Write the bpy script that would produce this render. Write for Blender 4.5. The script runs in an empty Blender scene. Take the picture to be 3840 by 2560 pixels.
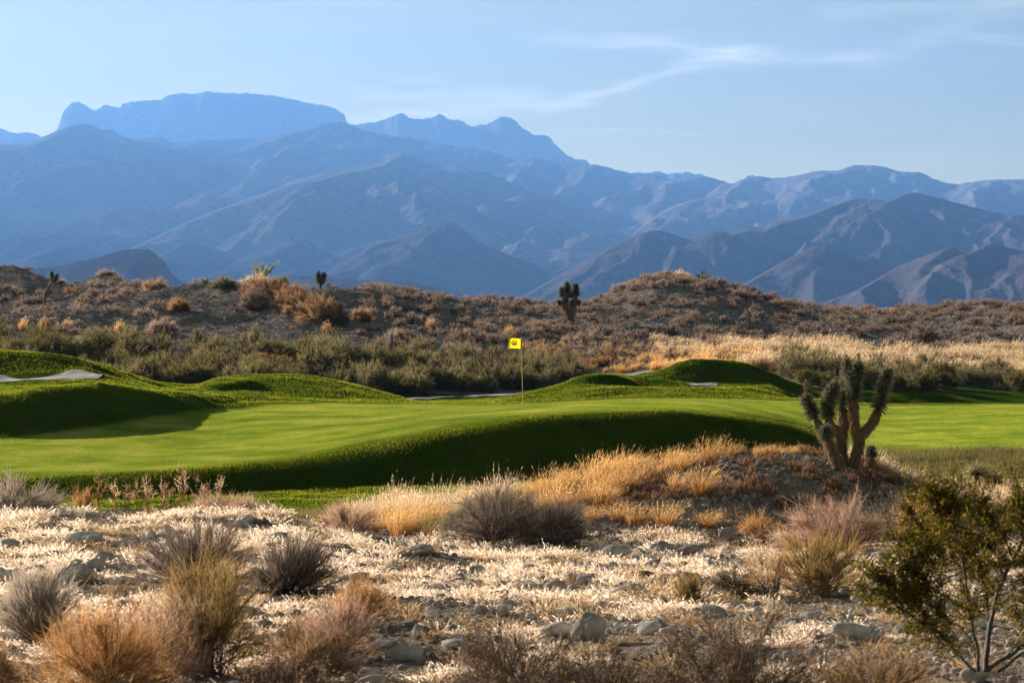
import bpy, math, random
import numpy as np
from mathutils import Vector

# ------------------------------------------------------------------ basics
sc = bpy.context.scene
COL = bpy.context.collection
F, CX, HY = 5227.0, 1176.0, 723.0       # the lens (80 mm on 36 mm) in survey units
rng = np.random.default_rng(7)
R = math.radians


def link(name, me, parent=None, mats=()):
    o = bpy.data.objects.new(name, me)
    COL.objects.link(o)
    if parent is not None:
        o.parent = parent
    for m in mats:
        me.materials.append(m)
    return o


def mesh(name, V, faces, t=None, smooth=False, mat_index=None):
    """V (n,3); faces: (m,k) array or list of such arrays."""
    me = bpy.data.meshes.new(name)
    V = np.ascontiguousarray(V, dtype=np.float32)
    if not isinstance(faces, (list, tuple)):
        faces = [faces]
    faces = [np.asarray(f, dtype=np.int32) for f in faces if len(f)]
    me.vertices.add(len(V))
    me.vertices.foreach_set('co', V.ravel())
    nl = sum(f.size for f in faces)
    npoly = sum(len(f) for f in faces)
    me.loops.add(nl)
    me.loops.foreach_set('vertex_index', np.concatenate([f.ravel() for f in faces]))
    me.polygons.add(npoly)
    tot = np.concatenate([np.full(len(f), f.shape[1], np.int32) for f in faces])
    st = np.concatenate([[0], np.cumsum(tot)[:-1]]).astype(np.int32)
    me.polygons.foreach_set('loop_start', st)
    me.polygons.foreach_set('loop_total', tot)
    if smooth:
        me.polygons.foreach_set('use_smooth', np.ones(npoly, bool))
    else:
        me.polygons.foreach_set('use_smooth', np.zeros(npoly, bool))
    if mat_index is not None:
        me.polygons.foreach_set('material_index', np.asarray(mat_index, np.int32))
    me.update(calc_edges=True)
    if t is not None:
        a = me.attributes.new('t', 'FLOAT', 'POINT')
        a.data.foreach_set('value', np.ascontiguousarray(t, dtype=np.float32).ravel())
    return me


def tag(o, label, cat, group=None):
    o['label'] = label
    o['category'] = cat
    if group:
        o['group'] = group
    return o


def empty(name, loc, label, cat, group=None):
    o = bpy.data.objects.new(name, None)
    COL.objects.link(o)
    o.location = loc
    o.empty_display_size = 0.1
    return tag(o, label, cat, group)


def copy_tree(o, parent=None):
    c = o.copy()
    COL.objects.link(c)
    if parent is not None:
        c.parent = parent
    for ch in list(o.children):
        copy_tree(ch, c)
    return c


# ------------------------------------------------------------------ noise
_p = np.random.default_rng(3).permutation(512)
_p = np.concatenate([_p, _p, _p])
_g = np.random.default_rng(4).normal(size=(512, 2))
_g /= np.linalg.norm(_g, axis=1)[:, None]


def pnoise(x, y, seed=0):
    x = np.asarray(x, float) + seed * 17.31
    y = np.asarray(y, float) - seed * 9.17
    xi = np.floor(x).astype(int); yi = np.floor(y).astype(int)
    xf = x - xi; yf = y - yi
    u = xf * xf * xf * (xf * (xf * 6 - 15) + 10)
    v = yf * yf * yf * (yf * (yf * 6 - 15) + 10)

    def gr(ix, iy, dx, dy):
        h = _p[(_p[ix & 511] + iy) & 511]
        g = _g[h]
        return g[..., 0] * dx + g[..., 1] * dy
    a = gr(xi, yi, xf, yf); b = gr(xi + 1, yi, xf - 1, yf)
    c = gr(xi, yi + 1, xf, yf - 1); d = gr(xi + 1, yi + 1, xf - 1, yf - 1)
    return (a * (1 - u) + b * u) * (1 - v) + (c * (1 - u) + d * u) * v


def fbm(x, y, octv=4, seed=0, gain=.5, lac=2.03):
    s = 0; a = 1.0
    for i in range(octv):
        s = s + a * pnoise(x, y, seed + i)
        x = x * lac; y = y * lac; a *= gain
    return s


def ridged(x, y, octv=4, seed=0):
    s = 0; a = 1.0; w = 1.0
    for i in range(octv):
        n = 1 - np.abs(pnoise(x, y, seed + i)) * 2.0
        n = n * n * w
        w = np.clip(n * 1.6, 0, 1)
        s = s + a * n
        x = x * 2.1; y = y * 2.1; a *= .5
    return s


def smooth01(a, b, x):
    t = np.clip((x - a) / (b - a), 0, 1)
    return t * t * (3 - 2 * t)


def pchip(xk, yk, x):
    xk = np.asarray(xk, float); yk = np.asarray(yk, float)
    h = np.diff(xk); d = np.diff(yk) / h
    m = np.zeros(len(xk))
    for i in range(1, len(xk) - 1):
        if d[i - 1] * d[i] > 0:
            w1 = 2 * h[i] + h[i - 1]; w2 = h[i] + 2 * h[i - 1]
            m[i] = (w1 + w2) / (w1 / d[i - 1] + w2 / d[i])
    m[0] = d[0]; m[-1] = d[-1]
    x = np.asarray(x, float)
    xc = np.clip(x, xk[0], xk[-1])
    i = np.clip(np.searchsorted(xk, xc) - 1, 0, len(h) - 1)
    s = (xc - xk[i]) / h[i]
    return ((1 + 2 * s) * (1 - s) ** 2 * yk[i] + s * (1 - s) ** 2 * h[i] * m[i]
            + s * s * (3 - 2 * s) * yk[i + 1] + s * s * (s - 1) * h[i] * m[i + 1])


# ------------------------------------------------------------------ materials
def new_mat(name):
    m = bpy.data.materials.new(name)
    m.use_nodes = True
    m.node_tree.nodes.clear()
    return m, m.node_tree.nodes, m.node_tree.links


def N(nt, kind, **kw):
    n = nt.new(kind)
    for k, v in kw.items():
        if k in n.inputs:
            n.inputs[k].default_value = v
        else:
            setattr(n, k, v)
    return n


def mixc(nt, lk, fac, a, b, blend='MIX'):
    n = nt.new('ShaderNodeMix'); n.data_type = 'RGBA'; n.blend_type = blend
    for idx, v in ((0, fac), (6, a), (7, b)):
        if hasattr(v, 'links'):
            lk.new(v, n.inputs[idx])
        elif idx == 0:
            n.inputs[0].default_value = v
        else:
            n.inputs[idx].default_value = (*v, 1) if len(v) == 3 else v
    return n.outputs[2]


def ramp(nt, lk, src, stops):
    n = nt.new('ShaderNodeValToRGB')
    e = n.color_ramp.elements
    while len(e) < len(stops):
        e.new(.5)
    for i, (p, c) in enumerate(stops):
        e[i].position = p
        e[i].color = (*c, 1) if len(c) == 3 else c
    lk.new(src, n.inputs[0])
    return n.outputs[0]


def mathn(nt, lk, op, a, b=None, c=None, clamp=False):
    n = nt.new('ShaderNodeMath'); n.operation = op; n.use_clamp = clamp
    for i, v in enumerate((a, b, c)):
        if v is None:
            continue
        if hasattr(v, 'links'):
            lk.new(v, n.inputs[i])
        else:
            n.inputs[i].default_value = v
    return n.outputs[0]


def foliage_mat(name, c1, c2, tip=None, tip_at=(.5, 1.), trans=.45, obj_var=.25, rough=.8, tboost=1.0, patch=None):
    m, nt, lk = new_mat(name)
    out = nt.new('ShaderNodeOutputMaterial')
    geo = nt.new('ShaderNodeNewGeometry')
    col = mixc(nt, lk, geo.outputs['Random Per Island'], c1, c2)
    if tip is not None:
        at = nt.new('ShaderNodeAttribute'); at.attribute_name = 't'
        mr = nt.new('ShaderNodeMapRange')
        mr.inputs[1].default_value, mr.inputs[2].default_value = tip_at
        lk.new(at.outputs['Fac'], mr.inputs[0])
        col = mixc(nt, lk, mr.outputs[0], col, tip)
    oi = nt.new('ShaderNodeObjectInfo')
    hs = nt.new('ShaderNodeHueSaturation')
    v = mathn(nt, lk, 'MULTIPLY_ADD', oi.outputs['Random'], obj_var, 1 - obj_var / 2)
    lk.new(v, hs.inputs['Value']); lk.new(col, hs.inputs['Color'])
    col = hs.outputs[0]
    if patch:
        pn = N(nt, 'ShaderNodeTexNoise', Scale=patch, Detail=6., Roughness=.65)
        lk.new(coords(nt), pn.inputs['Vector'])
        col = mixc(nt, lk, 1., col, ramp(nt, lk, pn.outputs[0], [(.34, (.55, .68, .6)), (.5, (1., 1., 1.)), (.64, (1.45, 1.2, 1.5))]), 'MULTIPLY')
    d = nt.new('ShaderNodeBsdfDiffuse'); d.inputs['Roughness'].default_value = rough
    tr = nt.new('ShaderNodeBsdfTranslucent')
    lk.new(col, d.inputs[0])
    if tboost != 1.0:
        c2_ = mixc(nt, lk, 1.0, col, (tboost, tboost * .95, tboost * .8), 'MULTIPLY')
        lk.new(c2_, tr.inputs[0])
    else:
        lk.new(col, tr.inputs[0])
    mx = nt.new('ShaderNodeMixShader'); mx.inputs[0].default_value = trans
    lk.new(d.outputs[0], mx.inputs[1]); lk.new(tr.outputs[0], mx.inputs[2])
    lk.new(mx.outputs[0], out.inputs[0])
    return m


def coords(nt, scale=None):
    g = nt.new('ShaderNodeNewGeometry')
    return g.outputs['Position']


def gravel_mat(name, c_dark, c_mid, c_light, s_big, s_small, bump=.6, dist=.05, soil=None):
    m, nt, lk = new_mat(name)
    out = nt.new('ShaderNodeOutputMaterial')
    pos = coords(nt)
    v1 = N(nt, 'ShaderNodeTexVoronoi', Scale=s_big); lk.new(pos, v1.inputs['Vector'])
    v2 = N(nt, 'ShaderNodeTexVoronoi', Scale=s_small); lk.new(pos, v2.inputs['Vector'])
    nz = N(nt, 'ShaderNodeTexNoise', Scale=s_big * .12, Detail=6.); lk.new(pos, nz.inputs['Vector'])
    nf = N(nt, 'ShaderNodeTexNoise', Scale=s_small * 2, Detail=4.); lk.new(pos, nf.inputs['Vector'])
    sep = nt.new('ShaderNodeSeparateColor'); lk.new(v1.outputs['Color'], sep.inputs[0])
    sep2 = nt.new('ShaderNodeSeparateColor'); lk.new(v2.outputs['Color'], sep2.inputs[0])
    c = ramp(nt, lk, sep.outputs[0], [(0, c_dark), (.55, c_mid), (.97, c_light)])
    c2 = ramp(nt, lk, sep2.outputs[1], [(0, c_dark), (.5, c_mid), (.96, c_light)])
    c = mixc(nt, lk, .5, c, c2)
    if soil is not None:
        f = ramp(nt, lk, nz.outputs[0], [(.42, (0, 0, 0)), (.6, (1, 1, 1))])
        f2 = mathn(nt, lk, 'MULTIPLY', f, .75)
        c = mixc(nt, lk, f2, c, soil)
    c = mixc(nt, lk, .35, c, nf.outputs[0], 'SOFT_LIGHT')
    h1 = mathn(nt, lk, 'MULTIPLY', v1.outputs['Distance'], -1.0)
    h2 = mathn(nt, lk, 'MULTIPLY', v2.outputs['Distance'], -.5)
    h = mathn(nt, lk, 'ADD', h1, h2)
    h = mathn(nt, lk, 'MULTIPLY_ADD', nf.outputs[0], .3, h)
    b = N(nt, 'ShaderNodeBump', Strength=bump, Distance=dist); lk.new(h, b.inputs['Height'])
    d = nt.new('ShaderNodeBsdfDiffuse'); d.inputs['Roughness'].default_value = .9
    lk.new(c, d.inputs[0]); lk.new(b.outputs[0], d.inputs['Normal'])
    lk.new(d.outputs[0], out.inputs[0])
    return m


def simple_mat(name, c1, c2, scale=8., rough=.8, bump=.2, bd=.01, metal=0., stretch=None, coord='Object'):
    m, nt, lk = new_mat(name)
    out = nt.new('ShaderNodeOutputMaterial')
    tc = nt.new('ShaderNodeTexCoord'); vec = tc.outputs[coord]
    if stretch:
        mp = nt.new('ShaderNodeMapping'); mp.inputs['Scale'].default_value = stretch
        lk.new(vec, mp.inputs[0]); vec = mp.outputs[0]
    nz = N(nt, 'ShaderNodeTexNoise', Scale=scale, Detail=6.); lk.new(vec, nz.inputs['Vector'])
    c = ramp(nt, lk, nz.outputs[0], [(.35, c1), (.65, c2)])
    p = nt.new('ShaderNodeBsdfPrincipled')
    p.inputs['Roughness'].default_value = rough; p.inputs['Metallic'].default_value = metal
    lk.new(c, p.inputs['Base Color'])
    b = N(nt, 'ShaderNodeBump', Strength=bump, Distance=bd); lk.new(nz.outputs[0], b.inputs['Height'])
    lk.new(b.outputs[0], p.inputs['Normal'])
    lk.new(p.outputs[0], out.inputs[0])
    return m
# ------------------------------------------------------------------ the terrain: cross lines surveyed at increasing distance
# each point: (bearing, sight-line mark, distance); a mark given as ('z', height) is a plain height
Z = 'z'
def zz(h): return (Z, h)
LINES = [
 # 0..3 rocky foreground
 [(-900, zz(-2.1), 2), (3200, zz(-2.1), 2)],
 [(-900, zz(-2.2), 9), (3200, zz(-2.2), 9)],
 [(-900, zz(-2.43), 15), (3200, zz(-2.43), 15)],
 [(-900, zz(-2.88), 24), (3200, zz(-2.88), 24)],
 # 4 edge of the stones, foot of the near mound
 [(-900, 1178, 36), (0, 1178, 36), (300, 1172, 37), (600, 1178, 36.5), (720, 1205, 35.5), (900, 1235, 35), (1350, 1248, 35), (1700, 1238, 35.5), (2000, 1240, 36), (2352, 1240, 36), (3200, 1240, 36)],
 # 5 hollow / near mound crest
 [(-900, 1190, 40), (0, 1190, 40), (600, 1200, 40), (800, 1205, 40), (1000, 1190, 40), (1150, 1165, 40), (1280, 1132, 40), (1450, 1095, 40), (1600, 1064, 40), (1700, 1052, 40), (1850, 1050, 40), (1950, 1062, 39.8), (2020, 1095, 39.5), (2100, 1140, 39), (2200, 1185, 38.5), (2352, 1200, 38.5), (3200, 1200, 38.5)],
 # 6 turf begins
 [(-900, 1172, 44), (0, 1172, 44), (600, 1182, 44.5), (1000, zz(-3.85), 46), (1450, zz(-3.9), 47), (3200, zz(-3.9), 47)],
 # 7 foot of the green's false front
 [(-900, 1150, 47.7), (0, 1150, 47.7), (300, 1148, 48), (600, 1130, 50), (1000, 1112, 52.4), (1250, 1095, 54.5), (1500, 1085, 56), (1700, 1075, 58), (1850, 1062, 60), (2050, 1052, 59.5), (2352, 1047, 60), (3200, 1047, 60)],
 # 8 shoulder
 [(-900, 1102, 49.3), (0, 1100, 49.1), (300, 1088, 49.7), (600, 1066, 51.8), (850, 1030, 53.8), (1000, 1000, 55.0), (1100, 981, 56.2), (1300, 953, 58.0), (1500, 944, 59.0), (1650, 955, 61.), (1750, 973, 63), (1850, 992, 65), (2050, 1010, 66), (2352, 1000, 66), (3200, 1000, 66)],
 # 9 green, front half
 [(-900, 1080, 51.5), (0, 1080, 51.5), (300, 1072, 52), (600, 1045, 54.5), (1000, 970, 59), (1300, 935, 62.5), (1500, 927, 64), (1650, 933, 66), (1750, 945, 68), (1850, 958, 70), (2050, 975, 73), (2352, 965, 73), (3200, 965, 73)],
 # 10 back edge of the green
 [(-900, 1012, 59), (0, 1006, 60), (169, 988, 62), (338, 961, 66), (508, 940, 71), (677, 928, 76), (800, 924, 79), (1000, 926, 80), (1104, 929, 79), (1200, 923, 77.5), (1320, 918, 76), (1500, 915, 75), (1700, 916, 77), (1850, 919, 80), (1950, 927, 86), (2050, 932, 90), (2352, 930, 92), (3200, 930, 92)],
 # 11 first row of grassy mounds
 [(-900, 905, 62.5), (0, 905, 62.8), (112, 888, 64.2), (203, 882, 65.6), (372, 901, 70), (508, 911, 74), (600, 918, 79), (735, 917, 82), (836, 918, 83), (972, 925, 84), (1104, 926, 84), (1202, 915, 82), (1344, 898, 80), (1446, 893, 80), (1531, 893, 80), (1657, 895, 81.5), (1759, 900, 84), (1837, 918, 87), (1950, 928, 92), (2050, 933, 97), (2352, 933, 99), (3200, 933, 99)],
 # 12
 [(-900, 900, 67.5), (0, 900, 67.5), (112, 892, 69), (203, 887, 70), (372, 897, 74), (440, 897, 77), (508, 900, 80), (575, 893, 83), (735, 893, 85), (836, 903, 86), (972, 925, 88), (1104, 924, 88), (1202, 908, 85), (1344, 882, 84.6), (1395, 884, 85.0), (1446, 889, 85.2), (1531, 893, 85.5), (1657, 892, 86), (1759, 890, 87.4), (1837, 912, 90), (1950, 930, 96), (2050, 936, 102), (2352, 936, 104), (3200, 936, 104)],
 # 13
 [(-900, 878, 74), (0, 878, 74), (135, 873, 74.5), (217, 869, 75), (305, 879, 77), (372, 893, 78), (440, 891, 81), (508, 878, 82), (643, 868, 87), (735, 875, 88), (836, 893, 89), (904, 911, 90), (972, 925, 92), (1104, 922, 92), (1202, 905, 88), (1277, 889, 87), (1344, 865, 85.6), (1395, 862, 85.8), (1446, 870, 86.6), (1480, 882, 87.5), (1531, 880, 88.6), (1607, 879, 89.2), (1657, 878, 89.6), (1759, 874, 91), (1810, 882, 92.6), (1844, 900, 94), (1950, 932, 101), (2050, 938, 107), (2352, 938, 110), (3200, 938, 110)],
 # 14
 [(-900, 862, 77.3), (0, 862, 77.3), (118, 856, 77.5), (190, 848, 78), (242, 858, 78.6), (305, 872, 79.8), (372, 888, 81), (440, 888, 84), (508, 873, 84.5), (643, 864, 88.5), (735, 869, 89.5), (836, 891, 90.8), (904, 910, 92), (972, 925, 93.5), (1104, 921, 94), (1202, 904.5, 90), (1277, 888, 88.5), (1344, 864.5, 87.5), (1395, 861, 87.5), (1446, 868, 88.5), (1480, 872, 89), (1531, 862, 89.8), (1607, 852, 90.1), (1657, 851, 90.5), (1759, 862, 92.1), (1810, 875, 93.7), (1844, 894, 95.5), (1950, 934, 103), (2050, 939.5, 109), (2352, 939.5, 112), (3200, 939.5, 112)],
 # 15 second row of crests
 [(-900, 800, 80), (0, 806, 79.8), (102, 812, 79.8), (169, 822, 80.3), (237, 839, 81), (305, 864, 82.5), (372, 880, 84), (440, 885, 87), (508, 869, 87), (575, 862, 89), (643, 860, 90), (711, 864, 91), (796, 879, 92), (836, 890, 92.5), (904, 909, 94), (972, 924, 95), (1104, 920, 96), (1202, 903.5, 92), (1277, 887, 90), (1344, 863, 89), (1395, 859, 89), (1446, 863, 90.5), (1497, 856, 91), (1531, 846, 91), (1556, 832, 91), (1607, 826, 91), (1657, 827, 92), (1708, 835, 93), (1759, 853, 94), (1810, 870, 95), (1844, 887, 97), (1900, 920, 100), (1950, 935, 106), (2050, 941, 112), (2352, 941, 114), (3200, 941, 114)],
 # 16 low ground behind, 17 path level
 [(-900, zz(-3.7), 100), (900, zz(-3.85), 102), (1104, zz(-3.82), 104), (1300, zz(-3.8), 104), (1800, zz(-3.8), 106), (1950, zz(-4.0), 114), (2352, zz(-4.2), 121), (3200, zz(-4.2), 121)],
 [(-900, zz(-3.3), 108), (700, zz(-3.4), 109), (950, zz(-3.8), 111), (1104, zz(-3.92), 112), (1300, zz(-3.9), 114), (1800, zz(-3.7), 114), (1950, zz(-3.8), 120), (2352, zz(-4.0), 125), (3200, zz(-4.0), 125)],
 # 18 top of the brushy bank
 [(-900, 795, 118), (0, 800, 118), (400, 815, 120), (800, 820, 120), (950, 840, 122), (1100, 850, 124), (1300, 862, 126), (1500, 852, 125), (1700, 846, 126), (1900, 850, 130), (2100, 865, 133), (2352, 870, 134), (3200, 870, 134)],
 # 19, 20 desert slope
 [(-900, 750, 126), (0, 755, 126), (200, 762, 128), (400, 766, 130), (600, 772, 130), (800, 765, 132), (1000, 775, 135), (1200, 792, 137), (1400, 802, 140), (1600, 800, 142), (1800, 800, 145), (2000, 805, 147), (2352, 810, 148), (3200, 810, 148)],
 [(-900, 720, 135), (0, 727, 136), (200, 722, 137), (400, 713, 139), (600, 712, 140), (800, 715, 142), (1000, 735, 148), (1200, 752, 152), (1307, 744, 155), (1400, 745, 155), (1600, 735, 157), (1800, 750, 160), (2000, 757, 162), (2352, 752, 162), (3200, 752, 162)],
 # 21 front crest
 [(-900, 725, 146), (0, 718, 146), (68, 712, 146), (203, 694, 148), (288, 677, 149), (406, 660, 151), (541, 656, 152), (640, 662, 152), (704, 661, 152), (796, 668, 153), (870, 676, 155), (960, 689, 158), (1000, 697, 160), (1100, 702, 165), (1200, 709, 168), (1300, 708, 170), (1400, 690, 170), (1500, 655, 171), (1600, 663, 171), (1700, 684, 172), (1800, 708, 175), (2000, 724, 175), (2352, 722, 175), (3200, 722, 175)],
 # 22 back crest
 [(-900, 640, 172), (-100, 600, 170), (0, 616, 170), (40, 621, 170), (85, 638, 170), (130, 658, 170), (160, 663, 172), (190, 650, 175), (240, 638, 175), (290, 648, 175), (340, 668, 173), (406, 676, 170), (541, 678, 169), (796, 679, 168), (880, 669, 170), (930, 673, 172), (990, 691, 175), (1050, 696, 178), (1100, 687, 180), (1180, 695, 182), (1270, 701, 185), (1350, 701, 186), (1400, 684, 184), (1450, 655, 183), (1500, 640, 183), (1560, 638, 183), (1620, 648, 183), (1680, 664, 184), (1760, 688, 186), (1850, 703, 190), (1950, 714, 195), (2050, 718, 198), (2100, 714, 198), (2160, 703, 196), (2250, 700, 195), (2352, 703, 195), (3200, 700, 195)],
 # 23.. the land falls away behind
 [(-900, zz(-3), 240), (3200, zz(-3), 240)],
 [(-900, zz(-3.5), 500), (3200, zz(-3.5), 500)],
 [(-900, zz(-3), 1300), (3200, zz(-3), 1300)],
]
NSEG = [6, 8, 22, 26, 16, 14, 10, 14, 12, 22, 12, 10, 10, 8, 12, 14, 10, 14, 16, 18, 18, 20, 12, 8, 6]
VX = np.arange(-800, 3151, 5.5)
UX = (VX - CX) / F
K = len(LINES)
DK = np.zeros((K, len(VX))); ZK = np.zeros((K, len(VX)))
for k, L in enumerate(LINES):
    xs = [p[0] for p in L]
    ds = [p[2] for p in L]
    zs = [(p[1][1] if isinstance(p[1], tuple) else -(p[1] - HY) / F * p[2]) for p in L]
    DK[k] = pchip(xs, ds, VX)
    ZK[k] = pchip(xs, zs, VX)


def col_pchip(DK, ZK):
    h = np.diff(DK, axis=0); d = np.diff(ZK, axis=0) / h
    m = np.zeros_like(ZK)
    w1 = 2 * h[1:] + h[:-1]; w2 = h[1:] + 2 * h[:-1]
    with np.errstate(divide='ignore', invalid='ignore'):
        mm = (w1 + w2) / (w1 / d[:-1] + w2 / d[1:])
    m[1:-1] = np.where(d[:-1] * d[1:] > 0, mm, 0)
    m[0] = d[0]; m[-1] = d[-1]
    return h, m


H_, M_ = col_pchip(DK, ZK)
rowsD, rowsZ, rowline = [], [], []
for k in range(K - 1):
    n = NSEG[k]
    for j in range(n + (1 if k == K - 2 else 0)):
        s = j / n
        h = H_[k]
        rowsD.append(DK[k] + s * h)
        rowsZ.append((1 + 2 * s) * (1 - s) ** 2 * ZK[k] + s * (1 - s) ** 2 * h * M_[k]
                     + s * s * (3 - 2 * s) * ZK[k + 1] + s * s * (s - 1) * h * M_[k + 1])
        rowline.append(k + s)
GD = np.array(rowsD); GZ = np.array(rowsZ); GL = np.array(rowline)[:, None] * np.ones_like(GD)
# soften the sideways facets of the survey a little
def blur_cols(A, n):
    for _ in range(n):
        B = A.copy()
        B[:, 1:-1] = .25 * A[:, :-2] + .5 * A[:, 1:-1] + .25 * A[:, 2:]
        A = B
    return A
GZ = blur_cols(GZ, 4)
GX = UX[None, :] * GD
# relief
desert = smooth01(18.2, 19.2, GL) * (1 - smooth01(24, 25, GL))
near = 1 - smooth01(5.5, 6.2, GL)
turf = smooth01(5.8, 6.5, GL) * (1 - smooth01(16, 17.5, GL))
rough_t = turf * np.clip(smooth01(10, 10.6, GL) + (1 - smooth01(7, 7.4, GL)), 0, 1)
GZ = GZ + desert * (.45 * fbm(GX / 9, GD / 9, 3, 1) + .32 * fbm(GX / 2.6, GD / 2.6, 3, 5) + .10 * fbm(GX / .7, GD / .7, 2, 9))
GZ = GZ + near * (.10 * fbm(GX / 2.5, GD / 2.5, 3, 11) + .05 * fbm(GX / .5, GD / .5, 3, 15)) * smooth01(2, 8, GD)
GZ = GZ + turf * .05 * fbm(GX / 6, GD / 6, 2, 21) + rough_t * (.10 * fbm(GX / 3, GD / 1.6, 2, 24) + .05 * fbm(GX / .8, GD / .5, 2, 31))
# lip where the mown green meets the rough on the left
lip = (1 - smooth01(640, 700, VX))[None, :] * smooth01(9.97, 10.02, GL) * (1 - smooth01(10.2, 10.5, GL))
GZ = GZ + .07 * lip

# the hollows dug for the bunkers
dig = smooth01(13.04, 13.3, GL) * (1 - smooth01(13.72, 13.96, GL)) * (1 - smooth01(195, 238, VX))[None, :]
GZ = GZ - .07 * dig
vv = ((VX - 1613) / 38)[None, :] ** 2 + ((GD - 88.3) / 1.25) ** 2
GZ = GZ - .04 * (1 - smooth01(.45, 1.15, vv))
# fast height lookup
LD = np.exp(np.linspace(math.log(2.0), math.log(1200), 3000))
ZR = np.zeros((len(VX), len(LD))); LR = np.zeros_like(ZR)
for i in range(len(VX)):
    ZR[i] = np.interp(LD, GD[:, i], GZ[:, i])
    LR[i] = np.interp(LD, GD[:, i], GL[:, i])


def _look(T, x, y):
    vx = CX + F * x / y
    ci = np.clip((vx - VX[0]) / 5.5, 0, len(VX) - 1.001)
    di = np.clip((np.log(y) - math.log(2.0)) / (math.log(1200) - math.log(2.0)) * 2999, 0, 2998.99)
    c0 = ci.astype(int); d0 = di.astype(int); a = ci - c0; b = di - d0
    return (T[c0, d0] * (1 - a) * (1 - b) + T[c0 + 1, d0] * a * (1 - b)
            + T[c0, d0 + 1] * (1 - a) * b + T[c0 + 1, d0 + 1] * a * b)


def ground(x, y):
    return _look(ZR, np.atleast_1d(np.asarray(x, float)), np.atleast_1d(np.asarray(y, float)))


def gline(x, y):
    return _look(LR, np.atleast_1d(np.asarray(x, float)), np.atleast_1d(np.asarray(y, float)))


def spot(vx, D):
    x = (vx - CX) / F * D
    return float(x), float(D), float(ground(x, D)[0])


def find(vx, vy, lo, hi):
    """the distance between lo and hi at which the ground lies on the sight line"""
    D = np.linspace(lo, hi, 500)
    x = (vx - CX) / F * D
    y = HY - F * ground(x, D) / D
    return float(D[int(np.argmin(np.abs(y - vy)))])


def normal(x, y, e=.3):
    zx = (ground(x + e, y) - ground(x - e, y)) / (2 * e)
    zy = (ground(x, y + e) - ground(x, y - e)) / (2 * e)
    n = np.stack([-zx, -zy, np.ones_like(zx)], -1)
    return n / np.linalg.norm(n, axis=-1, keepdims=True)


def grid_faces(nr, nc):
    i = np.arange(nr - 1)[:, None] * nc + np.arange(nc - 1)[None, :]
    i = i.ravel()
    return np.stack([i, i + 1, i + 1 + nc, i + nc], 1)


def sheet(name, D, X, Zv, mats, kind='structure', label=None):
    V = np.stack([X, D, Zv], -1).reshape(-1, 3)
    me = mesh(name, V, grid_faces(*D.shape), smooth=True)
    o = link(name, me, None, mats)
    o['kind'] = kind
    if label:
        o['label'] = label
    return o


starts = np.concatenate([[0], np.cumsum(NSEG)])
def rows(a, b):
    return slice(starts[a], starts[b] + 1)

M_near = gravel_mat('stony_soil', (.09, .07, .06), (.23, .185, .155), (.45, .385, .33), 16, 45, .9, .04, soil=(.30, .225, .155))
M_desert = gravel_mat('desert_gravel', (.07, .06, .062), (.19, .16, .152), (.50, .44, .41), 4.5, 13, 1., .12, soil=(.22, .172, .145))


def turf_mat():
    m, nt, lk = new_mat('mown_turf')
    out = nt.new('ShaderNodeOutputMaterial')
    pos = coords(nt)
    at = nt.new('ShaderNodeAttribute'); at.attribute_name = 't'
    mp = nt.new('ShaderNodeMapping'); mp.inputs['Scale'].default_value = (1, 1, .3); lk.new(pos, mp.inputs[0])
    n1 = N(nt, 'ShaderNodeTexNoise', Scale=.4, Detail=8., Roughness=.68); lk.new(mp.outputs[0], n1.inputs['Vector'])
    n2 = N(nt, 'ShaderNodeTexNoise', Scale=14., Detail=6., Roughness=.75); lk.new(pos, n2.inputs['Vector'])
    n3 = N(nt, 'ShaderNodeTexNoise', Scale=60., Detail=3., Roughness=.7); lk.new(pos, n3.inputs['Vector'])
    green = ramp(nt, lk, n1.outputs[0], [(.32, (.055, .085, .009)), (.45, (.095, .13, .014)), (.56, (.155, .18, .025)), (.66, (.21, .19, .055))])
    rough = ramp(nt, lk, n1.outputs[0], [(.3, (.018, .038, .003)), (.5, (.04, .068, .005)), (.7, (.07, .09, .009))])
    c = mixc(nt, lk, at.outputs['Fac'], rough, green)
    sp = ramp(nt, lk, n2.outputs[0], [(.35, (.55, .55, .5)), (.65, (1.3, 1.25, 1.1))])
    c = mixc(nt, lk, .7, c, sp, 'MULTIPLY')
    hb = mathn(nt, lk, 'ADD', n2.outputs[0], n3.outputs[0])
    inv = mathn(nt, lk, 'MULTIPLY_ADD', at.outputs['Fac'], -.5, .75)
    b = nt.new('ShaderNodeBump'); b.inputs['Distance'].default_value = .12
    lk.new(inv, b.inputs['Strength']); lk.new(hb, b.inputs['Height'])
    d = nt.new('ShaderNodeBsdfDiffuse'); d.inputs['Roughness'].default_value = 1.
    sh = nt.new('ShaderNodeBsdfSheen') if hasattr(bpy.types, 'ShaderNodeBsdfSheen') else None
    lk.new(c, d.inputs[0]); lk.new(b.outputs[0], d.inputs['Normal'])
    res = d.outputs[0]
    if sh:
        sh.inputs['Roughness'].default_value = .5
        lk.new(mixc(nt, lk, 1., c, (1.2, 1.2, 1.), 'MULTIPLY'), sh.inputs['Color'])
        lk.new(b.outputs[0], sh.inputs['Normal'])
        ad = nt.new('ShaderNodeAddShader'); lk.new(res, ad.inputs[0]); lk.new(sh.outputs[0], ad.inputs[1]); res = ad.outputs[0]
    lk.new(res, out.inputs[0])
    return m


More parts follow.
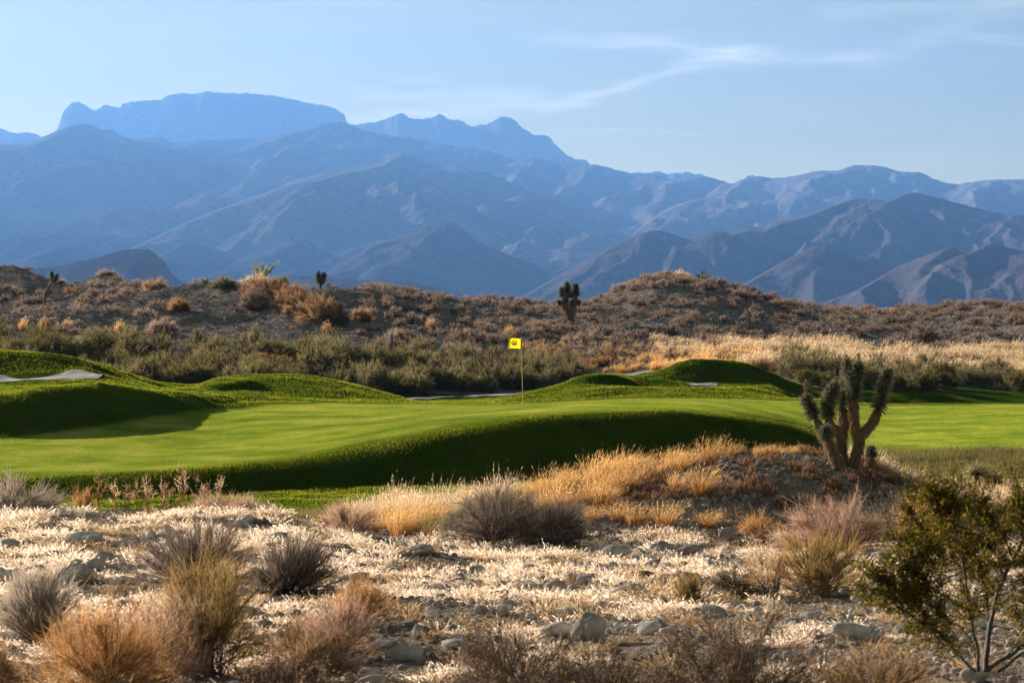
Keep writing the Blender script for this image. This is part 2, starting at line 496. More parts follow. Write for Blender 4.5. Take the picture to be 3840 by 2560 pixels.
M_turf = turf_mat()
r = rows(0, 6)
sheet('ground', GD[r], GX[r], GZ[r], [M_near])
r = rows(6, 17)
gr = sheet('turf', GD[r], GX[r], GZ[r], [M_turf])
fw = smooth01(1860, 2000, VX)[None, :] * smooth01(6.8, 7.0, GL)
fine = (np.maximum(smooth01(8.0, 8.6, GL), fw) * (1 - smooth01(9.97, 10.03, GL)))[r]
a = gr.data.attributes.new('t', 'FLOAT', 'POINT'); a.data.foreach_set('value', fine.astype(np.float32).ravel())
r = rows(17, 25)
sheet('desert_hills', GD[r], GX[r], GZ[r], [M_desert])


def drape(name, cols, Dlo, Dhi, n, mat, lift=.012):
    s = np.linspace(0, 1, n)[:, None]
    D = Dlo[None, :] * (1 - s) + Dhi[None, :] * s
    X = (cols[None, :] - CX) / F * D
    Zv = ground(X.ravel(), D.ravel()).reshape(D.shape) + lift
    return sheet(name, D, X, Zv, [mat])


M_shade_sand = simple_mat('shade_toned_sand', (.052, .05, .054), (.075, .072, .076), 30, 1., .5, .02, coord='Object')  # sand colour darkened to stand in for the shade inside the bunkers
M_path = simple_mat('path_concrete', (.06, .058, .06), (.085, .08, .082), 6, .95, .2, .01)
c = np.linspace(-500, 236, 150)
lo = pchip([-900, 0, 135, 217, 243, 305], [74, 74, 74.5, 75.2, 76.6, 77], c)
hi = pchip([-900, 0, 60, 118, 152, 190, 220, 243], [77.2, 77.25, 76.3, 77.0, 77.7, 78.0, 77.7, 76.65], c)
drape('sand_bunker', c, lo + .05, hi - .2, 30, M_shade_sand, .035)
c = np.linspace(1578, 1648, 40)
w = np.sqrt(np.clip(1 - ((c - 1613) / 35) ** 2, 0, 1))
drape('sand_bunker', c, 88.4 - .55 * w, 88.4 + .75 * w, 14, M_shade_sand, .05)
c = np.linspace(880, 1650, 200)
dc = pchip([880, 1000, 1080, 1180, 1300, 1400, 1500, 1650], [101, 104.8, 107.3, 111.5, 117, 121, 124.2, 128], c)
drape('path', c, dc - 1.2, dc + 1.2, 8, M_path, .06)

# ------------------------------------------------------------------ plain and mountains
def plain_z(D):
    return pchip([900, 1300, 2500, 4000, 5500, 8000, 13000, 30000], [-6, -4, 2, 12, 32, 105, 260, 500], D)


def mountain_mat(name, c1, c2, c3, sc_):
    m, nt, lk = new_mat(name)
    out = nt.new('ShaderNodeOutputMaterial')
    pos = coords(nt)
    n1 = N(nt, 'ShaderNodeTexNoise', Scale=sc_ * .15, Detail=6., Roughness=.6); lk.new(pos, n1.inputs['Vector'])
    n2 = N(nt, 'ShaderNodeTexNoise', Scale=sc_, Detail=4., Roughness=.8); lk.new(pos, n2.inputs['Vector'])
    c = ramp(nt, lk, n1.outputs[0], [(.35, c1), (.65, c2)])
    f = ramp(nt, lk, n2.outputs[0], [(.50, (0, 0, 0)), (.68, (.8, .8, .8))])
    c = mixc(nt, lk, f, c, c3)
    b = N(nt, 'ShaderNodeBump', Strength=.3, Distance=.2 / sc_); lk.new(n2.outputs[0], b.inputs['Height'])
    d = nt.new('ShaderNodeBsdfDiffuse'); d.inputs['Roughness'].default_value = 1.
    lk.new(c, d.inputs[0]); lk.new(b.outputs[0], d.inputs['Normal']); lk.new(d.outputs[0], out.inputs[0])
    return m


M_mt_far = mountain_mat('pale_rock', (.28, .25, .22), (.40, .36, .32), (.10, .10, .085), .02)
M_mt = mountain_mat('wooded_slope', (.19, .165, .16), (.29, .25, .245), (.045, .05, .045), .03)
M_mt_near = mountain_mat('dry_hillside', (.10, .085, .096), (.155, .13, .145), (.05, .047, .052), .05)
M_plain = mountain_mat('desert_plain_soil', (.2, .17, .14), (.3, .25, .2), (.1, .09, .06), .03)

Dp = np.exp(np.linspace(math.log(1250), math.log(17800), 120))[:, None]
up = np.linspace(-.42, .42, 240)[None, :]
DD = Dp * np.ones_like(up); XX = Dp * up
ZP = plain_z(DD) + fbm(XX / 700, DD / 500, 4, 40) * DD * .0012
sheet('plain', DD, XX, ZP, [M_plain])


def mrange(name, pts, D0, run, mat, skew=0., lam=420., amp=.32, prof=1.25, seed=0, sil=.0, nc=520, nr=110, cliff=0., back=.5, vmin=None, vmax=None, octv=4, warp=.3):
    xs = [p[0] for p in pts]; ys = [p[1] for p in pts]
    vmin = xs[0] if vmin is None else vmin; vmax = xs[-1] if vmax is None else vmax
    cols = np.linspace(vmin, vmax, nc)
    t = np.concatenate([-np.linspace(back, 0.04, 14), np.linspace(0, 1, nr) ** 1.25])[:, None]
    D = D0 - t * run + 0 * cols[None, :]
    u = (cols[None, :] - CX) / F
    X = u * D
    # crests run down toward the viewer and to the left
    tc = np.clip(t, 0, 1)
    vxs = cols[None, :] + skew * tc ** .9 + 0 * D
    zc = -(pchip(xs, ys, vxs.ravel()).reshape(D.shape) - HY) / F * D0
    edge = smooth01(vmin, vmin + 30, cols)[None, :] * (1 - smooth01(vmax - 30, vmax, cols))[None, :]
    zb = plain_z(D) - 30
    zb_f = plain_z(np.array([D0 - run]))[0] - 30
    p = (1 - tc) ** prof
    if cliff:
        p = p * (1 - cliff) + cliff * (1 - smooth01(.0, .35, tc)) * .98 + cliff * .02 * (1 - tc)
    pb = np.where(t < 0, np.clip(1 + t / back, 0, 1) ** .8, 1.)
    rel = np.maximum(zc - zb, 0)
    z = zb + rel * p * pb
    ta = skew * D0 / F / run
    q = X + ta * (D0 - D) 
    w1 = fbm(X / (lam * 3), D / (lam * 5), 2, seed + 50) * lam * warp
    r1 = 1 - np.abs(pnoise((q + w1) / lam, (D0 - D) / (lam * 11), seed + 60)) * 2.2
    r2 = 1 - np.abs(pnoise((q + 1.6 * w1) / (lam * .43), (D0 - D) / (lam * 2.2), seed + 61)) * 2.2
    r3 = fbm(q / (lam * .16), D / (lam * .5), 3, seed + 62)
    rn = (r1 - .55) * .85 + (r2 - .55) * .34 * np.clip(r1 + .2, .2, 1) + r3 * .09
    env = np.where(t >= 0, (tc ** .75) * (1 - tc) ** .6 * 2.0, 0)
    z = z + rel * amp * rn * env * .6
    if sil:
        z = z + (fbm(cols[None, :] / 16 + 0 * D, D / 900, 4, seed + 80) * sil / F * D0) * (1 - smooth01(0, .5, tc)) * pb
    lim = -(pchip(xs, ys, cols) - HY)[None, :] / F * D * (1 - .10 * tc) + (0 if not sil else sil * 2 / F * D0 * (tc < .001))
    z = np.where((t > 0) & (z > lim), lim + 0 * z, z)
    z = np.maximum(z, -6.)
    V = np.stack([X, D, z], -1).reshape(-1, 3)
    o = link(name, mesh(name, V, grid_faces(*D.shape), smooth=True), None, [mat])
    o['kind'] = 'structure'
    return o


MESA = [(96, 330), (118, 312), (127, 303), (134, 291), (142, 265), (149, 252), (166, 237), (179, 235), (196, 242), (217, 253), (230, 247), (240, 241), (271, 246), (277, 246), (281, 238), (291, 236), (335, 231), (355, 231), (406, 215), (454, 215), (474, 210), (501, 213), (572, 215), (660, 226), (707, 237), (755, 245), (779, 255), (792, 265), (796, 279), (820, 300), (900, 350)]
FARL = [(-900, 260), (-300, 270), (0, 295), (34, 306), (71, 305), (98, 315), (140, 330), (200, 350)]
PEAKS = [(700, 330), (780, 290), (796, 284), (816, 286), (847, 282), (881, 276), (908, 265), (923, 260), (942, 271), (969, 274), (999, 267), (1011, 263), (1030, 274), (1053, 276), (1084, 289), (1114, 286), (1134, 277), (1158, 268), (1179, 274), (1199, 294), (1229, 309), (1260, 313), (1273, 331), (1287, 342), (1304, 357), (1321, 365), (1344, 367), (1358, 379), (1390, 400), (1466, 397), (1507, 395), (1541, 399), (1568, 396), (1595, 398), (1640, 411), (1664, 417), (1690, 430), (1708, 415), (1714, 404), (1725, 401), (1736, 404), (1745, 420), (1800, 440), (1900, 460)]
RIDGE = [(-900, 350), (-300, 345), (0, 345), (193, 330), (300, 318), (372, 315), (393, 326), (406, 328), (474, 320), (528, 320), (572, 318), (596, 318), (660, 304), (718, 291), (755, 282), (779, 280), (796, 283), (830, 298), (881, 309), (938, 316), (1033, 333), (1101, 342), (1185, 364), (1202, 365), (1229, 363), (1270, 372), (1371, 379), (1422, 392), (1456, 398), (1493, 399), (1558, 413), (1590, 409), (1620, 405), (1647, 412), (1681, 421), (1708, 411), (1746, 405), (1779, 409), (1827, 403), (1894, 392), (1918, 392), (1969, 379), (2030, 383), (2064, 393), (2115, 397), (2148, 412), (2192, 423), (2233, 418), (2284, 413), (2352, 412), (2700, 400), (3200, 380)]
LEFT = [(-900, 330), (-300, 340), (0, 332), (51, 330), (95, 316), (125, 303), (162, 289), (193, 284), (210, 286), (237, 298), (257, 299), (288, 317), (372, 331), (474, 340), (643, 367), (735, 368), (779, 384), (850, 410), (950, 450), (1100, 500), (1300, 560), (1500, 610)]
MID = [(300, 560), (450, 490), (600, 440), (700, 408), (796, 387), (864, 377), (931, 358), (955, 362), (986, 381), (1026, 389), (1084, 391), (1151, 408), (1185, 425), (1219, 442), (1297, 450), (1371, 475), (1439, 501), (1473, 506), (1541, 514), (1592, 533), (1700, 575), (1800, 610)]
RB = [(1420, 560), (1490, 500), (1556, 470), (1620, 455), (1750, 462), (1800, 458), (1850, 462), (1900, 480), (1990, 520), (2100, 560)]
FOOT1 = [(-900, 520), (0, 545), (60, 535), (120, 520), (190, 505), (240, 497), (300, 510), (370, 522), (437, 530), (528, 550), (609, 530), (660, 536), (697, 526), (745, 545), (796, 528), (925, 533), (1000, 560), (1100, 580), (1300, 625), (1400, 650)]
FOOT2 = [(-900, 590), (0, 606), (60, 590), (140, 566), (186, 562), (230, 587), (290, 610), (330, 600), (400, 570), (437, 556), (500, 575), (560, 585), (640, 560), (697, 550), (740, 575), (800, 592), (857, 560), (898, 550), (986, 516), (1026, 511), (1050, 518), (1101, 558), (1168, 584), (1253, 617), (1300, 640), (1360, 670)]
RIGHT = [(1500, 600), (1600, 560), (1680, 530), (1725, 520), (1752, 522), (1776, 510), (1847, 493), (1922, 468), (1976, 456), (2020, 459), (2032, 461), (2098, 442), (2131, 449), (2199, 466), (2301, 490), (2352, 495), (2700, 520), (3200, 500)]
RIGHT1 = [(1180, 690), (1277, 636), (1371, 584), (1439, 550), (1507, 529), (1541, 536), (1583, 549), (1651, 531), (1685, 541), (1735, 575), (1773, 602), (1830, 640), (1900, 680)]
RIGHT2 = [(1600, 690), (1700, 655), (1800, 600), (1881, 565), (1911, 568), (1950, 590), (1996, 590), (2064, 620), (2150, 660), (2200, 690)]
RIGHT3 = [(1850, 705), (1962, 669), (2064, 612), (2150, 578), (2186, 568), (2219, 581), (2274, 560), (2352, 575), (2600, 560), (3200, 560)]
DARK = [(-900, 600), (-100, 605), (44, 617), (135, 611), (169, 602), (196, 597), (237, 587), (281, 575), (338, 571), (349, 577), (369, 594), (382, 607), (396, 631), (423, 648), (440, 657), (480, 675), (560, 700)]
LOW = [(440, 690), (520, 660), (643, 637), (694, 633), (796, 640), (931, 646), (999, 662), (1033, 672), (1150, 684), (1240, 698), (1300, 712)]
NEAR_R = [(1700, 722), (1850, 706), (2000, 700), (2150, 706), (2300, 690), (2500, 680), (3200, 670)]
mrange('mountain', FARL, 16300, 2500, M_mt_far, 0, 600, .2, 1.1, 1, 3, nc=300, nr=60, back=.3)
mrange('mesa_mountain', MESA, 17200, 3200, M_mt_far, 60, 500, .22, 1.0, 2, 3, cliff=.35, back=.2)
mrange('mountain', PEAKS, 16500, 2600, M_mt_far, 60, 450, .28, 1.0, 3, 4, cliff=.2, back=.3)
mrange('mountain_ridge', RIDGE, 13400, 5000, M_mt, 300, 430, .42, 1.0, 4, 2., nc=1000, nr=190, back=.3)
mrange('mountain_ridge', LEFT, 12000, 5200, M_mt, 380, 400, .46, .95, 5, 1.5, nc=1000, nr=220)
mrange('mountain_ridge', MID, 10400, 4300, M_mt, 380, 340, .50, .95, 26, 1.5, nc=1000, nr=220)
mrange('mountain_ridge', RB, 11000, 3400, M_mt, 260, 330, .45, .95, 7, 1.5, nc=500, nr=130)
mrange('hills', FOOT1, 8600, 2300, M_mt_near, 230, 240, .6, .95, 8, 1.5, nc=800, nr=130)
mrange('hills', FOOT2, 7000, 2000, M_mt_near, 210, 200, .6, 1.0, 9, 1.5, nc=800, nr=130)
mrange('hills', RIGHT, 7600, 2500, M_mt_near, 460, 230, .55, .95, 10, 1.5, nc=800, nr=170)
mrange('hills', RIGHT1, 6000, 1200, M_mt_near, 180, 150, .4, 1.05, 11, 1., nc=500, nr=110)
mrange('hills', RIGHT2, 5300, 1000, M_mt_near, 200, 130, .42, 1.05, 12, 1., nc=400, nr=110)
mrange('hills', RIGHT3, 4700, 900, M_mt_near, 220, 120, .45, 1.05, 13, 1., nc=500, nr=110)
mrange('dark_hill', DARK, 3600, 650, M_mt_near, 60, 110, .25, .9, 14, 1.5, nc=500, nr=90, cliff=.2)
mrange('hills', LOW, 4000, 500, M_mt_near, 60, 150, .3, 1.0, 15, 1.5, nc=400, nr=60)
# ------------------------------------------------------------------ plant geometry generators (arrays only)
def unit(v):
    return v / np.maximum(np.linalg.norm(v, axis=-1, keepdims=True), 1e-9)


def rnd_dir(r, n):
    return unit(r.normal(size=(n, 3)))


def ribbons(P, D, L, W, seg=2, bend=None, r=None, t0=0., t1=1., taper=.25, belly=0.):
    """thin blades: start P, direction D, length L, width W, bend = vector added * L * s^2"""
    n = len(P)
    L = np.broadcast_to(L, n).astype(float); W = np.broadcast_to(W, n).astype(float)
    s = np.linspace(0, 1, seg + 1)
    if bend is None:
        bend = np.zeros((n, 3))
    C = P[:, None, :] + D[:, None, :] * (L[:, None] * s)[..., None] + bend[:, None, :] * (L[:, None] * s * s)[..., None]
    side = unit(np.cross(D, rnd_dir(r, n)))
    wd = W[:, None] * (1 - (1 - taper) * s[None, :] ** 1.5) * (1 + belly * np.sin(np.pi * s[None, :])) * .5
    A = C - side[:, None, :] * wd[..., None]
    B = C + side[:, None, :] * wd[..., None]
    V = np.stack([A, B], 2).reshape(-1, 3)
    base = (np.arange(n) * (seg + 1) * 2)[:, None] + (np.arange(seg) * 2)[None, :]
    Fc = np.stack([base, base + 1, base + 3, base + 2], -1).reshape(-1, 4)
    t = np.repeat((t0 + (t1 - t0) * s)[None, :].repeat(n, 0).ravel(), 2)
    return V, Fc, t


def join(parts):
    V, Fc, T = [], [], []
    o = 0
    for v, f, t in parts:
        V.append(v); Fc.append(f + o); T.append(t); o += len(v)
    return np.concatenate(V), np.concatenate(Fc), np.concatenate(T)


def tubes(C, Rr, sides=5, t0=0., t1=0.):
    """C (n,k,3) centre lines, Rr (n,k) radii -> closed-ish tubes (quads)"""
    n, k, _ = C.shape
    T = unit(np.gradient(C, axis=1))
    ref = np.tile(np.array([.31, .17, .93]), (n, k, 1))
    ref[np.abs((T * ref).sum(-1)) > .9] = (1, 0, 0)
    U = unit(np.cross(T, ref)); Wv = np.cross(T, U)
    a = np.arange(sides) * 2 * np.pi / sides
    ring = C[:, :, None, :] + Rr[:, :, None, None] * (U[:, :, None, :] * np.cos(a)[None, None, :, None] + Wv[:, :, None, :] * np.sin(a)[None, None, :, None])
    V = ring.reshape(-1, 3)
    base = (np.arange(n) * k * sides)[:, None, None]
    i = (np.arange(k - 1) * sides)[None, :, None]; j = np.arange(sides)[None, None, :]; j2 = (j + 1) % sides
    a0 = base + i + j; a1 = base + i + j2
    Fc = np.stack([a0, a1, a1 + sides, a0 + sides], -1).reshape(-1, 4)
    t = np.linspace(t0, t1, k)[None, :, None].repeat(n, 0).repeat(sides, 2).ravel()
    return V, Fc, t


def bush_arrays(seed, Rad, H, stems=50, twigs=900, tl=.16, w=.004, sw=.006, upr=.45, up0=.35, base=.15, bulge=.12, lean=(0, 0), flat=.0, tseg=2, jitter=.5, leaf=0, leaf_size=.02, shell=.35, k=6):
    r = np.random.default_rng(seed)
    # stem targets on an uneven dome
    az = r.uniform(0, 2 * np.pi, stems); el = np.arcsin(r.uniform(flat, 1, stems) ** upr)
    lump = 1 + .5 * pnoise(np.cos(az) * 1.7 + seed, np.sin(az) * 1.7 + el, seed) + r.normal(0, .09, stems)
    tgt = np.stack([np.cos(az) * np.cos(el) * Rad * lump + lean[0] * Rad, np.sin(az) * np.cos(el) * Rad * lump + lean[1] * Rad, np.sin(el) * H * lump + .02 * H], -1)
    b = np.stack([r.normal(0, base * Rad, stems), r.normal(0, base * Rad, stems), np.zeros(stems) - .03], -1)
    s = np.linspace(0, 1, k)
    C = b[:, None, :] * (1 - s)[None, :, None] + tgt[:, None, :] * s[None, :, None]
    C[:, :, 2] += (np.sin(s * np.pi) * bulge * H)[None, :] * r.uniform(.3, 1.3, stems)[:, None]
    C += r.normal(0, .03 * Rad, C.shape) * (s * (1 - s) * 3)[None, :, None]
    rad = sw * (1 - .75 * s)[None, :] * r.uniform(.7, 1.3, stems)[:, None]
    st = tubes(C, rad, 3 if sw < .008 else 5)
    # twigs
    si = r.integers(0, stems, twigs); ss = up0 + (1 - up0) * r.uniform(0, 1, twigs) ** (1 - shell)
    x = ss * (k - 1); i0 = np.minimum(x.astype(int), k - 2); fr = (x - i0)[:, None]
    P = C[si, i0] * (1 - fr) + C[si, i0 + 1] * fr
    tan = unit(C[si, i0 + 1] - C[si, i0])
    d = unit(tan + r.normal(0, jitter, (twigs, 3)) + np.array([0, 0, .25]))
    L = tl * r.uniform(.5, 1.4, twigs)
    bend = r.normal(0, .22, (twigs, 3)) + np.array([0, 0, .12])
    tw = ribbons(P, d, L, w, tseg, bend, r, .3, 1.)
    lv = None
    if leaf:
        li = r.integers(0, twigs, leaf); ls = r.uniform(.25, 1.05, leaf)
        Q = P[li] + d[li] * (L[li] * ls)[:, None] + bend[li] * (L[li] * ls * ls)[:, None] + r.normal(0, leaf_size * .6, (leaf, 3))
        lv = ribbons(Q, rnd_dir(r, leaf), leaf_size * r.uniform(.6, 1.3, leaf), leaf_size * .55, 1, None, r, .5, 1., .5)
    return st, tw, lv


def grass_arrays(seed, Rad, H, n=300, w=.004, droop=.35, lean=(0, 0), heads=0, headw=.01, seg=4, spread=.35, hl=.14):
    r = np.random.default_rng(seed)
    a = r.uniform(0, 2 * np.pi, n); q = np.sqrt(r.uniform(0, 1, n)) * Rad
    P = np.stack([np.cos(a) * q, np.sin(a) * q, -np.full(n, .02)], -1)
    out = np.stack([np.cos(a), np.sin(a), np.zeros(n)], -1) * (q / Rad)[:, None] * spread
    D = unit(out + r.normal(0, .10, (n, 3)) + np.array([lean[0] * .3, lean[1] * .3, 1.]))
    L = H * r.uniform(.45, 1.1, n)
    bend = out * droop + r.normal(0, .13, (n, 3)) + np.array([lean[0], lean[1], -.06])
    parts = [ribbons(P, D, L, w, seg, bend, r, 0, 1, .3)]
    if heads:
        hi = r.choice(n, heads, replace=heads > n); sh = r.uniform(.72, 1.02, heads)
        Q = P[hi] + D[hi] * (L[hi] * sh)[:, None] + bend[hi] * (L[hi] * sh * sh)[:, None]
        dd = unit(D[hi] + bend[hi] * 1.6 + r.normal(0, .25, (heads, 3)))
        parts.append(ribbons(Q, dd, H * hl * r.uniform(.5, 1.2, heads), headw, 1, None, r, 1, 1, .3))
    return join(parts)


def merge(templates, pos, yaw, scl, tilt=None):
    """many placed copies of array templates -> one set of arrays; scl (n,) or (n,3)"""
    V, Fc, T = [], [], []
    o = 0
    n = len(pos)
    scl = np.asarray(scl, float)
    if scl.ndim == 1:
        scl = np.repeat(scl[:, None], 3, 1)
    pick = np.arange(n) % len(templates)
    for k, (v, f, t) in enumerate(templates):
        idx = np.nonzero(pick == k)[0]
        if not len(idx):
            continue
        c, s = np.cos(yaw[idx]), np.sin(yaw[idx])
        X = v[None, :, :] * scl[idx][:, None, :]
        Y = np.empty_like(X)
        Y[..., 0] = X[..., 0] * c[:, None] - X[..., 1] * s[:, None]
        Y[..., 1] = X[..., 0] * s[:, None] + X[..., 1] * c[:, None]
        Y[..., 2] = X[..., 2]
        if tilt is not None:      # shear with the slope
            Y[..., 2] += Y[..., 0] * tilt[idx, 0][:, None] + Y[..., 1] * tilt[idx, 1][:, None]
        Y += pos[idx][:, None, :]
        V.append(Y.reshape(-1, 3))
        Fc.append((f[None] + (np.arange(len(idx)) * len(v))[:, None, None] + o).reshape(-1, f.shape[1]))
        T.append(np.tile(t, len(idx)))
        o += len(idx) * len(v)
    return np.concatenate(V), np.concatenate(Fc), np.concatenate(T)


def scatter(n, vx, D, r, mask=None, even=True):
    """random ground points, uniform over the ground inside a bearing/distance window"""
    out = []
    tot = 0
    while tot < n:
        m = n * 3
        d = np.sqrt(r.uniform(D[0] ** 2, D[1] ** 2, m)) if even else r.uniform(D[0], D[1], m)
        v = r.uniform(vx[0], vx[1], m)
        x = (v - CX) / F * d
        ok = np.ones(m, bool) if mask is None else mask(v, d, x)
        p = np.stack([x[ok], d[ok]], 1)
        out.append(p); tot += len(p)
        if m > 40 * n and tot == 0:
            break
    p = np.concatenate(out)[:n]
    return np.concatenate([p, ground(p[:, 0], p[:, 1])[:, None]], 1)


def slope2(p, e=.25):
    zx = (ground(p[:, 0] + e, p[:, 1]) - ground(p[:, 0] - e, p[:, 1])) / (2 * e)
    zy = (ground(p[:, 0], p[:, 1] + e) - ground(p[:, 0], p[:, 1] - e)) / (2 * e)
    return np.stack([zx, zy], 1)


def ico(sub):
    import bmesh
    bm = bmesh.new(); bmesh.ops.create_icosphere(bm, subdivisions=sub, radius=1)
    V = np.array([v.co[:] for v in bm.verts]); Fc = np.array([[v.index for v in f.verts] for f in bm.faces])
    bm.free(); return V, Fc


def rock_arrays(seed, sub=3, planes=9, rough=.06):
    r = np.random.default_rng(seed)
    V, Fc = ico(sub)
    V = unit(V)
    nrm = rnd_dir(r, planes); d = r.uniform(.55, .92, planes)
    dots = V @ nrm.T
    lim = np.where(dots > .05, d[None, :] / np.maximum(dots, .05), 9)
    k = 24.0
    rad = -np.log(np.exp(-k * lim).sum(1) + np.exp(-k * 1.0)) / k
    n = np.array(pnoise(V[:, 0] * 2 + seed, V[:, 1] * 2 + V[:, 2] * 1.7, seed)) + .5 * np.array(pnoise(V[:, 0] * 5 + seed, V[:, 1] * 5 - V[:, 2] * 4, seed + 1))
    rad = rad * (1 + rough * n * 2)
    V = V * rad[:, None] * np.array([1, r.uniform(.7, .95), r.uniform(.55, .8)])
    return V, Fc, np.zeros(len(V))
# ------------------------------------------------------------------ plant and stone materials
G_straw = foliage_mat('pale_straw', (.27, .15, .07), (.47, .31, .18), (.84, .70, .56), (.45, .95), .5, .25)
G_gold = foliage_mat('golden_grass', (.22, .09, .02), (.36, .17, .045), (.58, .36, .15), (.3, 1.), .55, .3)
G_blond = foliage_mat('blond_grass', (.30, .19, .09), (.42, .28, .15), (.56, .42, .27), (.4, 1.), .5, .3)
G_grey = foliage_mat('dry_grey_twig', (.075, .058, .05), (.15, .118, .10), (.27, .205, .165), (.6, 1.), .35, .2)
G_greypale = foliage_mat('pale_grey_twig', (.20, .16, .14), (.34, .28, .24), (.44, .36, .29), (.5, 1.), .35, .2)
G_orange = foliage_mat('orange_twig', (.17, .08, .03), (.29, .145, .055), (.45, .25, .10), (.4, 1.), .5, .25)
G_broom = foliage_mat('green_gold_twig', (.085, .065, .022), (.19, .125, .045), (.38, .235, .095), (.4, 1.), .5, .25)
G_rust = foliage_mat('rust_twig', (.11, .055, .032), (.19, .10, .058), (.29, .17, .10), (.4, 1.), .45, .3)
G_brown = foliage_mat('brown_twig', (.10, .065, .035), (.22, .135, .07), (.38, .23, .11), (.4, 1.), .45, .25)
G_pink = foliage_mat('pinkish_twig', (.22, .13, .09), (.34, .21, .15), (.50, .33, .23), (.4, 1.), .45, .2)
G_scrub = foliage_mat('scrub_twig', (.08, .06, .052), (.17, .125, .10), (.37, .27, .21), (.45, 1.), .42, .5)
G_scrub_or = foliage_mat('scrub_orange', (.13, .075, .04), (.22, .125, .065), (.36, .22, .12), (.45, 1.), .45, .4)
G_olive = foliage_mat('olive_leaf', (.036, .037, .011), (.085, .08, .024), (.25, .20, .085), (.55, 1.), .45, .5)
G_sage = foliage_mat('sage_leaf', (.05, .048, .021), (.105, .095, .04), (.29, .23, .125), (.55, 1.), .45, .5)
G_weed = foliage_mat('weed_green', (.04, .05, .012), (.08, .085, .022), (.19, .155, .06), (.5, 1.), .45, .4)
G_creo = foliage_mat('creosote_leaf', (.03, .03, .006), (.08, .068, .012), (.28, .19, .03), (.55, 1.), .5, .1)
G_dagger = foliage_mat('dagger_leaf', (.04, .052, .032), (.10, .11, .065), (.36, .34, .23), (.55, 1.), .15, .15)
G_dagdry = foliage_mat('dry_dagger_leaf', (.16, .10, .06), (.30, .20, .13), (.38, .27, .18), (.6, 1.), .15, .1)
G_yucca = foliage_mat('yucca_leaf', (.13, .13, .05), (.27, .24, .10), (.50, .42, .22), (.6, 1.), .3, .1)
G_plume = foliage_mat('yellow_plume', (.25, .24, .05), (.40, .36, .09), None, (.4, 1), .5, .1)
G_bark = simple_mat('dark_bark', (.022, .018, .016), (.07, .058, .05), 40, .9, .8, .01, stretch=(1, 1, .3))
G_stem = simple_mat('dry_stem', (.10, .07, .05), (.20, .15, .11), 30, .9, .5, .005)
G_yellow = simple_mat('yellow_petal', (.8, .55, .02), (.9, .65, .03), 10, .7, .0, .01)


def stone_mat(name, a, b, c, sc=7.):
    m, nt, lk = new_mat(name)
    out = nt.new('ShaderNodeOutputMaterial')
    tc = nt.new('ShaderNodeTexCoord'); oi = nt.new('ShaderNodeObjectInfo'); geo = nt.new('ShaderNodeNewGeometry')
    vec = tc.outputs['Object']
    n1 = N(nt, 'ShaderNodeTexNoise', Scale=sc * .4, Detail=5.); lk.new(vec, n1.inputs['Vector'])
    n2 = N(nt, 'ShaderNodeTexNoise', Scale=sc * 6, Detail=8., Roughness=.75); lk.new(vec, n2.inputs['Vector'])
    c1 = ramp(nt, lk, n1.outputs[0], [(.33, a), (.47, b), (.64, c)])
    hs = nt.new('ShaderNodeHueSaturation')
    rr = mathn(nt, lk, 'FRACT', mathn(nt, lk, 'ADD', oi.outputs['Random'], geo.outputs['Random Per Island']))
    lk.new(mathn(nt, lk, 'MULTIPLY_ADD', rr, .75, .6), hs.inputs['Value'])
    lk.new(mathn(nt, lk, 'MULTIPLY_ADD', rr, .03, .485), hs.inputs['Hue'])
    lk.new(c1, hs.inputs['Color'])
    c2 = mixc(nt, lk, .5, hs.outputs[0], n2.outputs[0], 'SOFT_LIGHT')
    b_ = N(nt, 'ShaderNodeBump', Strength=.7, Distance=.02); lk.new(n2.outputs[0], b_.inputs['Height'])
    d = nt.new('ShaderNodeBsdfDiffuse'); d.inputs['Roughness'].default_value = .9
    lk.new(c2, d.inputs[0]); lk.new(b_.outputs[0], d.inputs['Normal']); lk.new(d.outputs[0], out.inputs[0])
    return m


S_rock = stone_mat('grey_limestone', (.29, .255, .24), (.43, .385, .36), (.58, .53, .50), 3.)
S_red = stone_mat('red_stone', (.16, .07, .05), (.22, .10, .07), (.30, .16, .11), 4.)
S_gravel = stone_mat('gravel_stone', (.17, .145, .135), (.31, .265, .245), (.53, .475, .44), .8)
S_hill = stone_mat('hill_stone', (.10, .085, .085), (.22, .185, .175), (.50, .44, .40), .3)
# ------------------------------------------------------------------ placing big plants
def make_bush(name, label, cat, vx, vy, Dr, width_v, top_v, mats, group=None, seed=1, **kw):
    """a big foreground plant: foot on the sight line (vx, vy); width and height from survey marks"""
    D = find(vx, vy, *Dr) if isinstance(Dr, tuple) else Dr
    x, y, z = spot(vx, D)
    H = (vy - top_v) / F * D if top_v < vy else .4
    if not isinstance(Dr, tuple):
        H = z + (HY - top_v) / F * D * 1.0 - 2 * z if False else (HY - top_v) / F * D - z
    Rad = width_v / 2 / F * D
    st, tw, lv = bush_arrays(seed, Rad * .88, H * .86, **kw)
    e = empty(name, (x, y, z), label, cat, group)
    link('branches', mesh('branches', *st[:2], t=st[2]), e, [mats[0]])
    if lv is None:
        link('twigs', mesh('twigs', *tw[:2], t=tw[2]), e, [mats[1]])
    else:
        b = link('twigs', mesh('twigs', *tw[:2], t=tw[2]), e, [mats[0]])
        link('foliage', mesh('foliage', *lv[:2], t=lv[2]), e, [mats[1]])
    return e


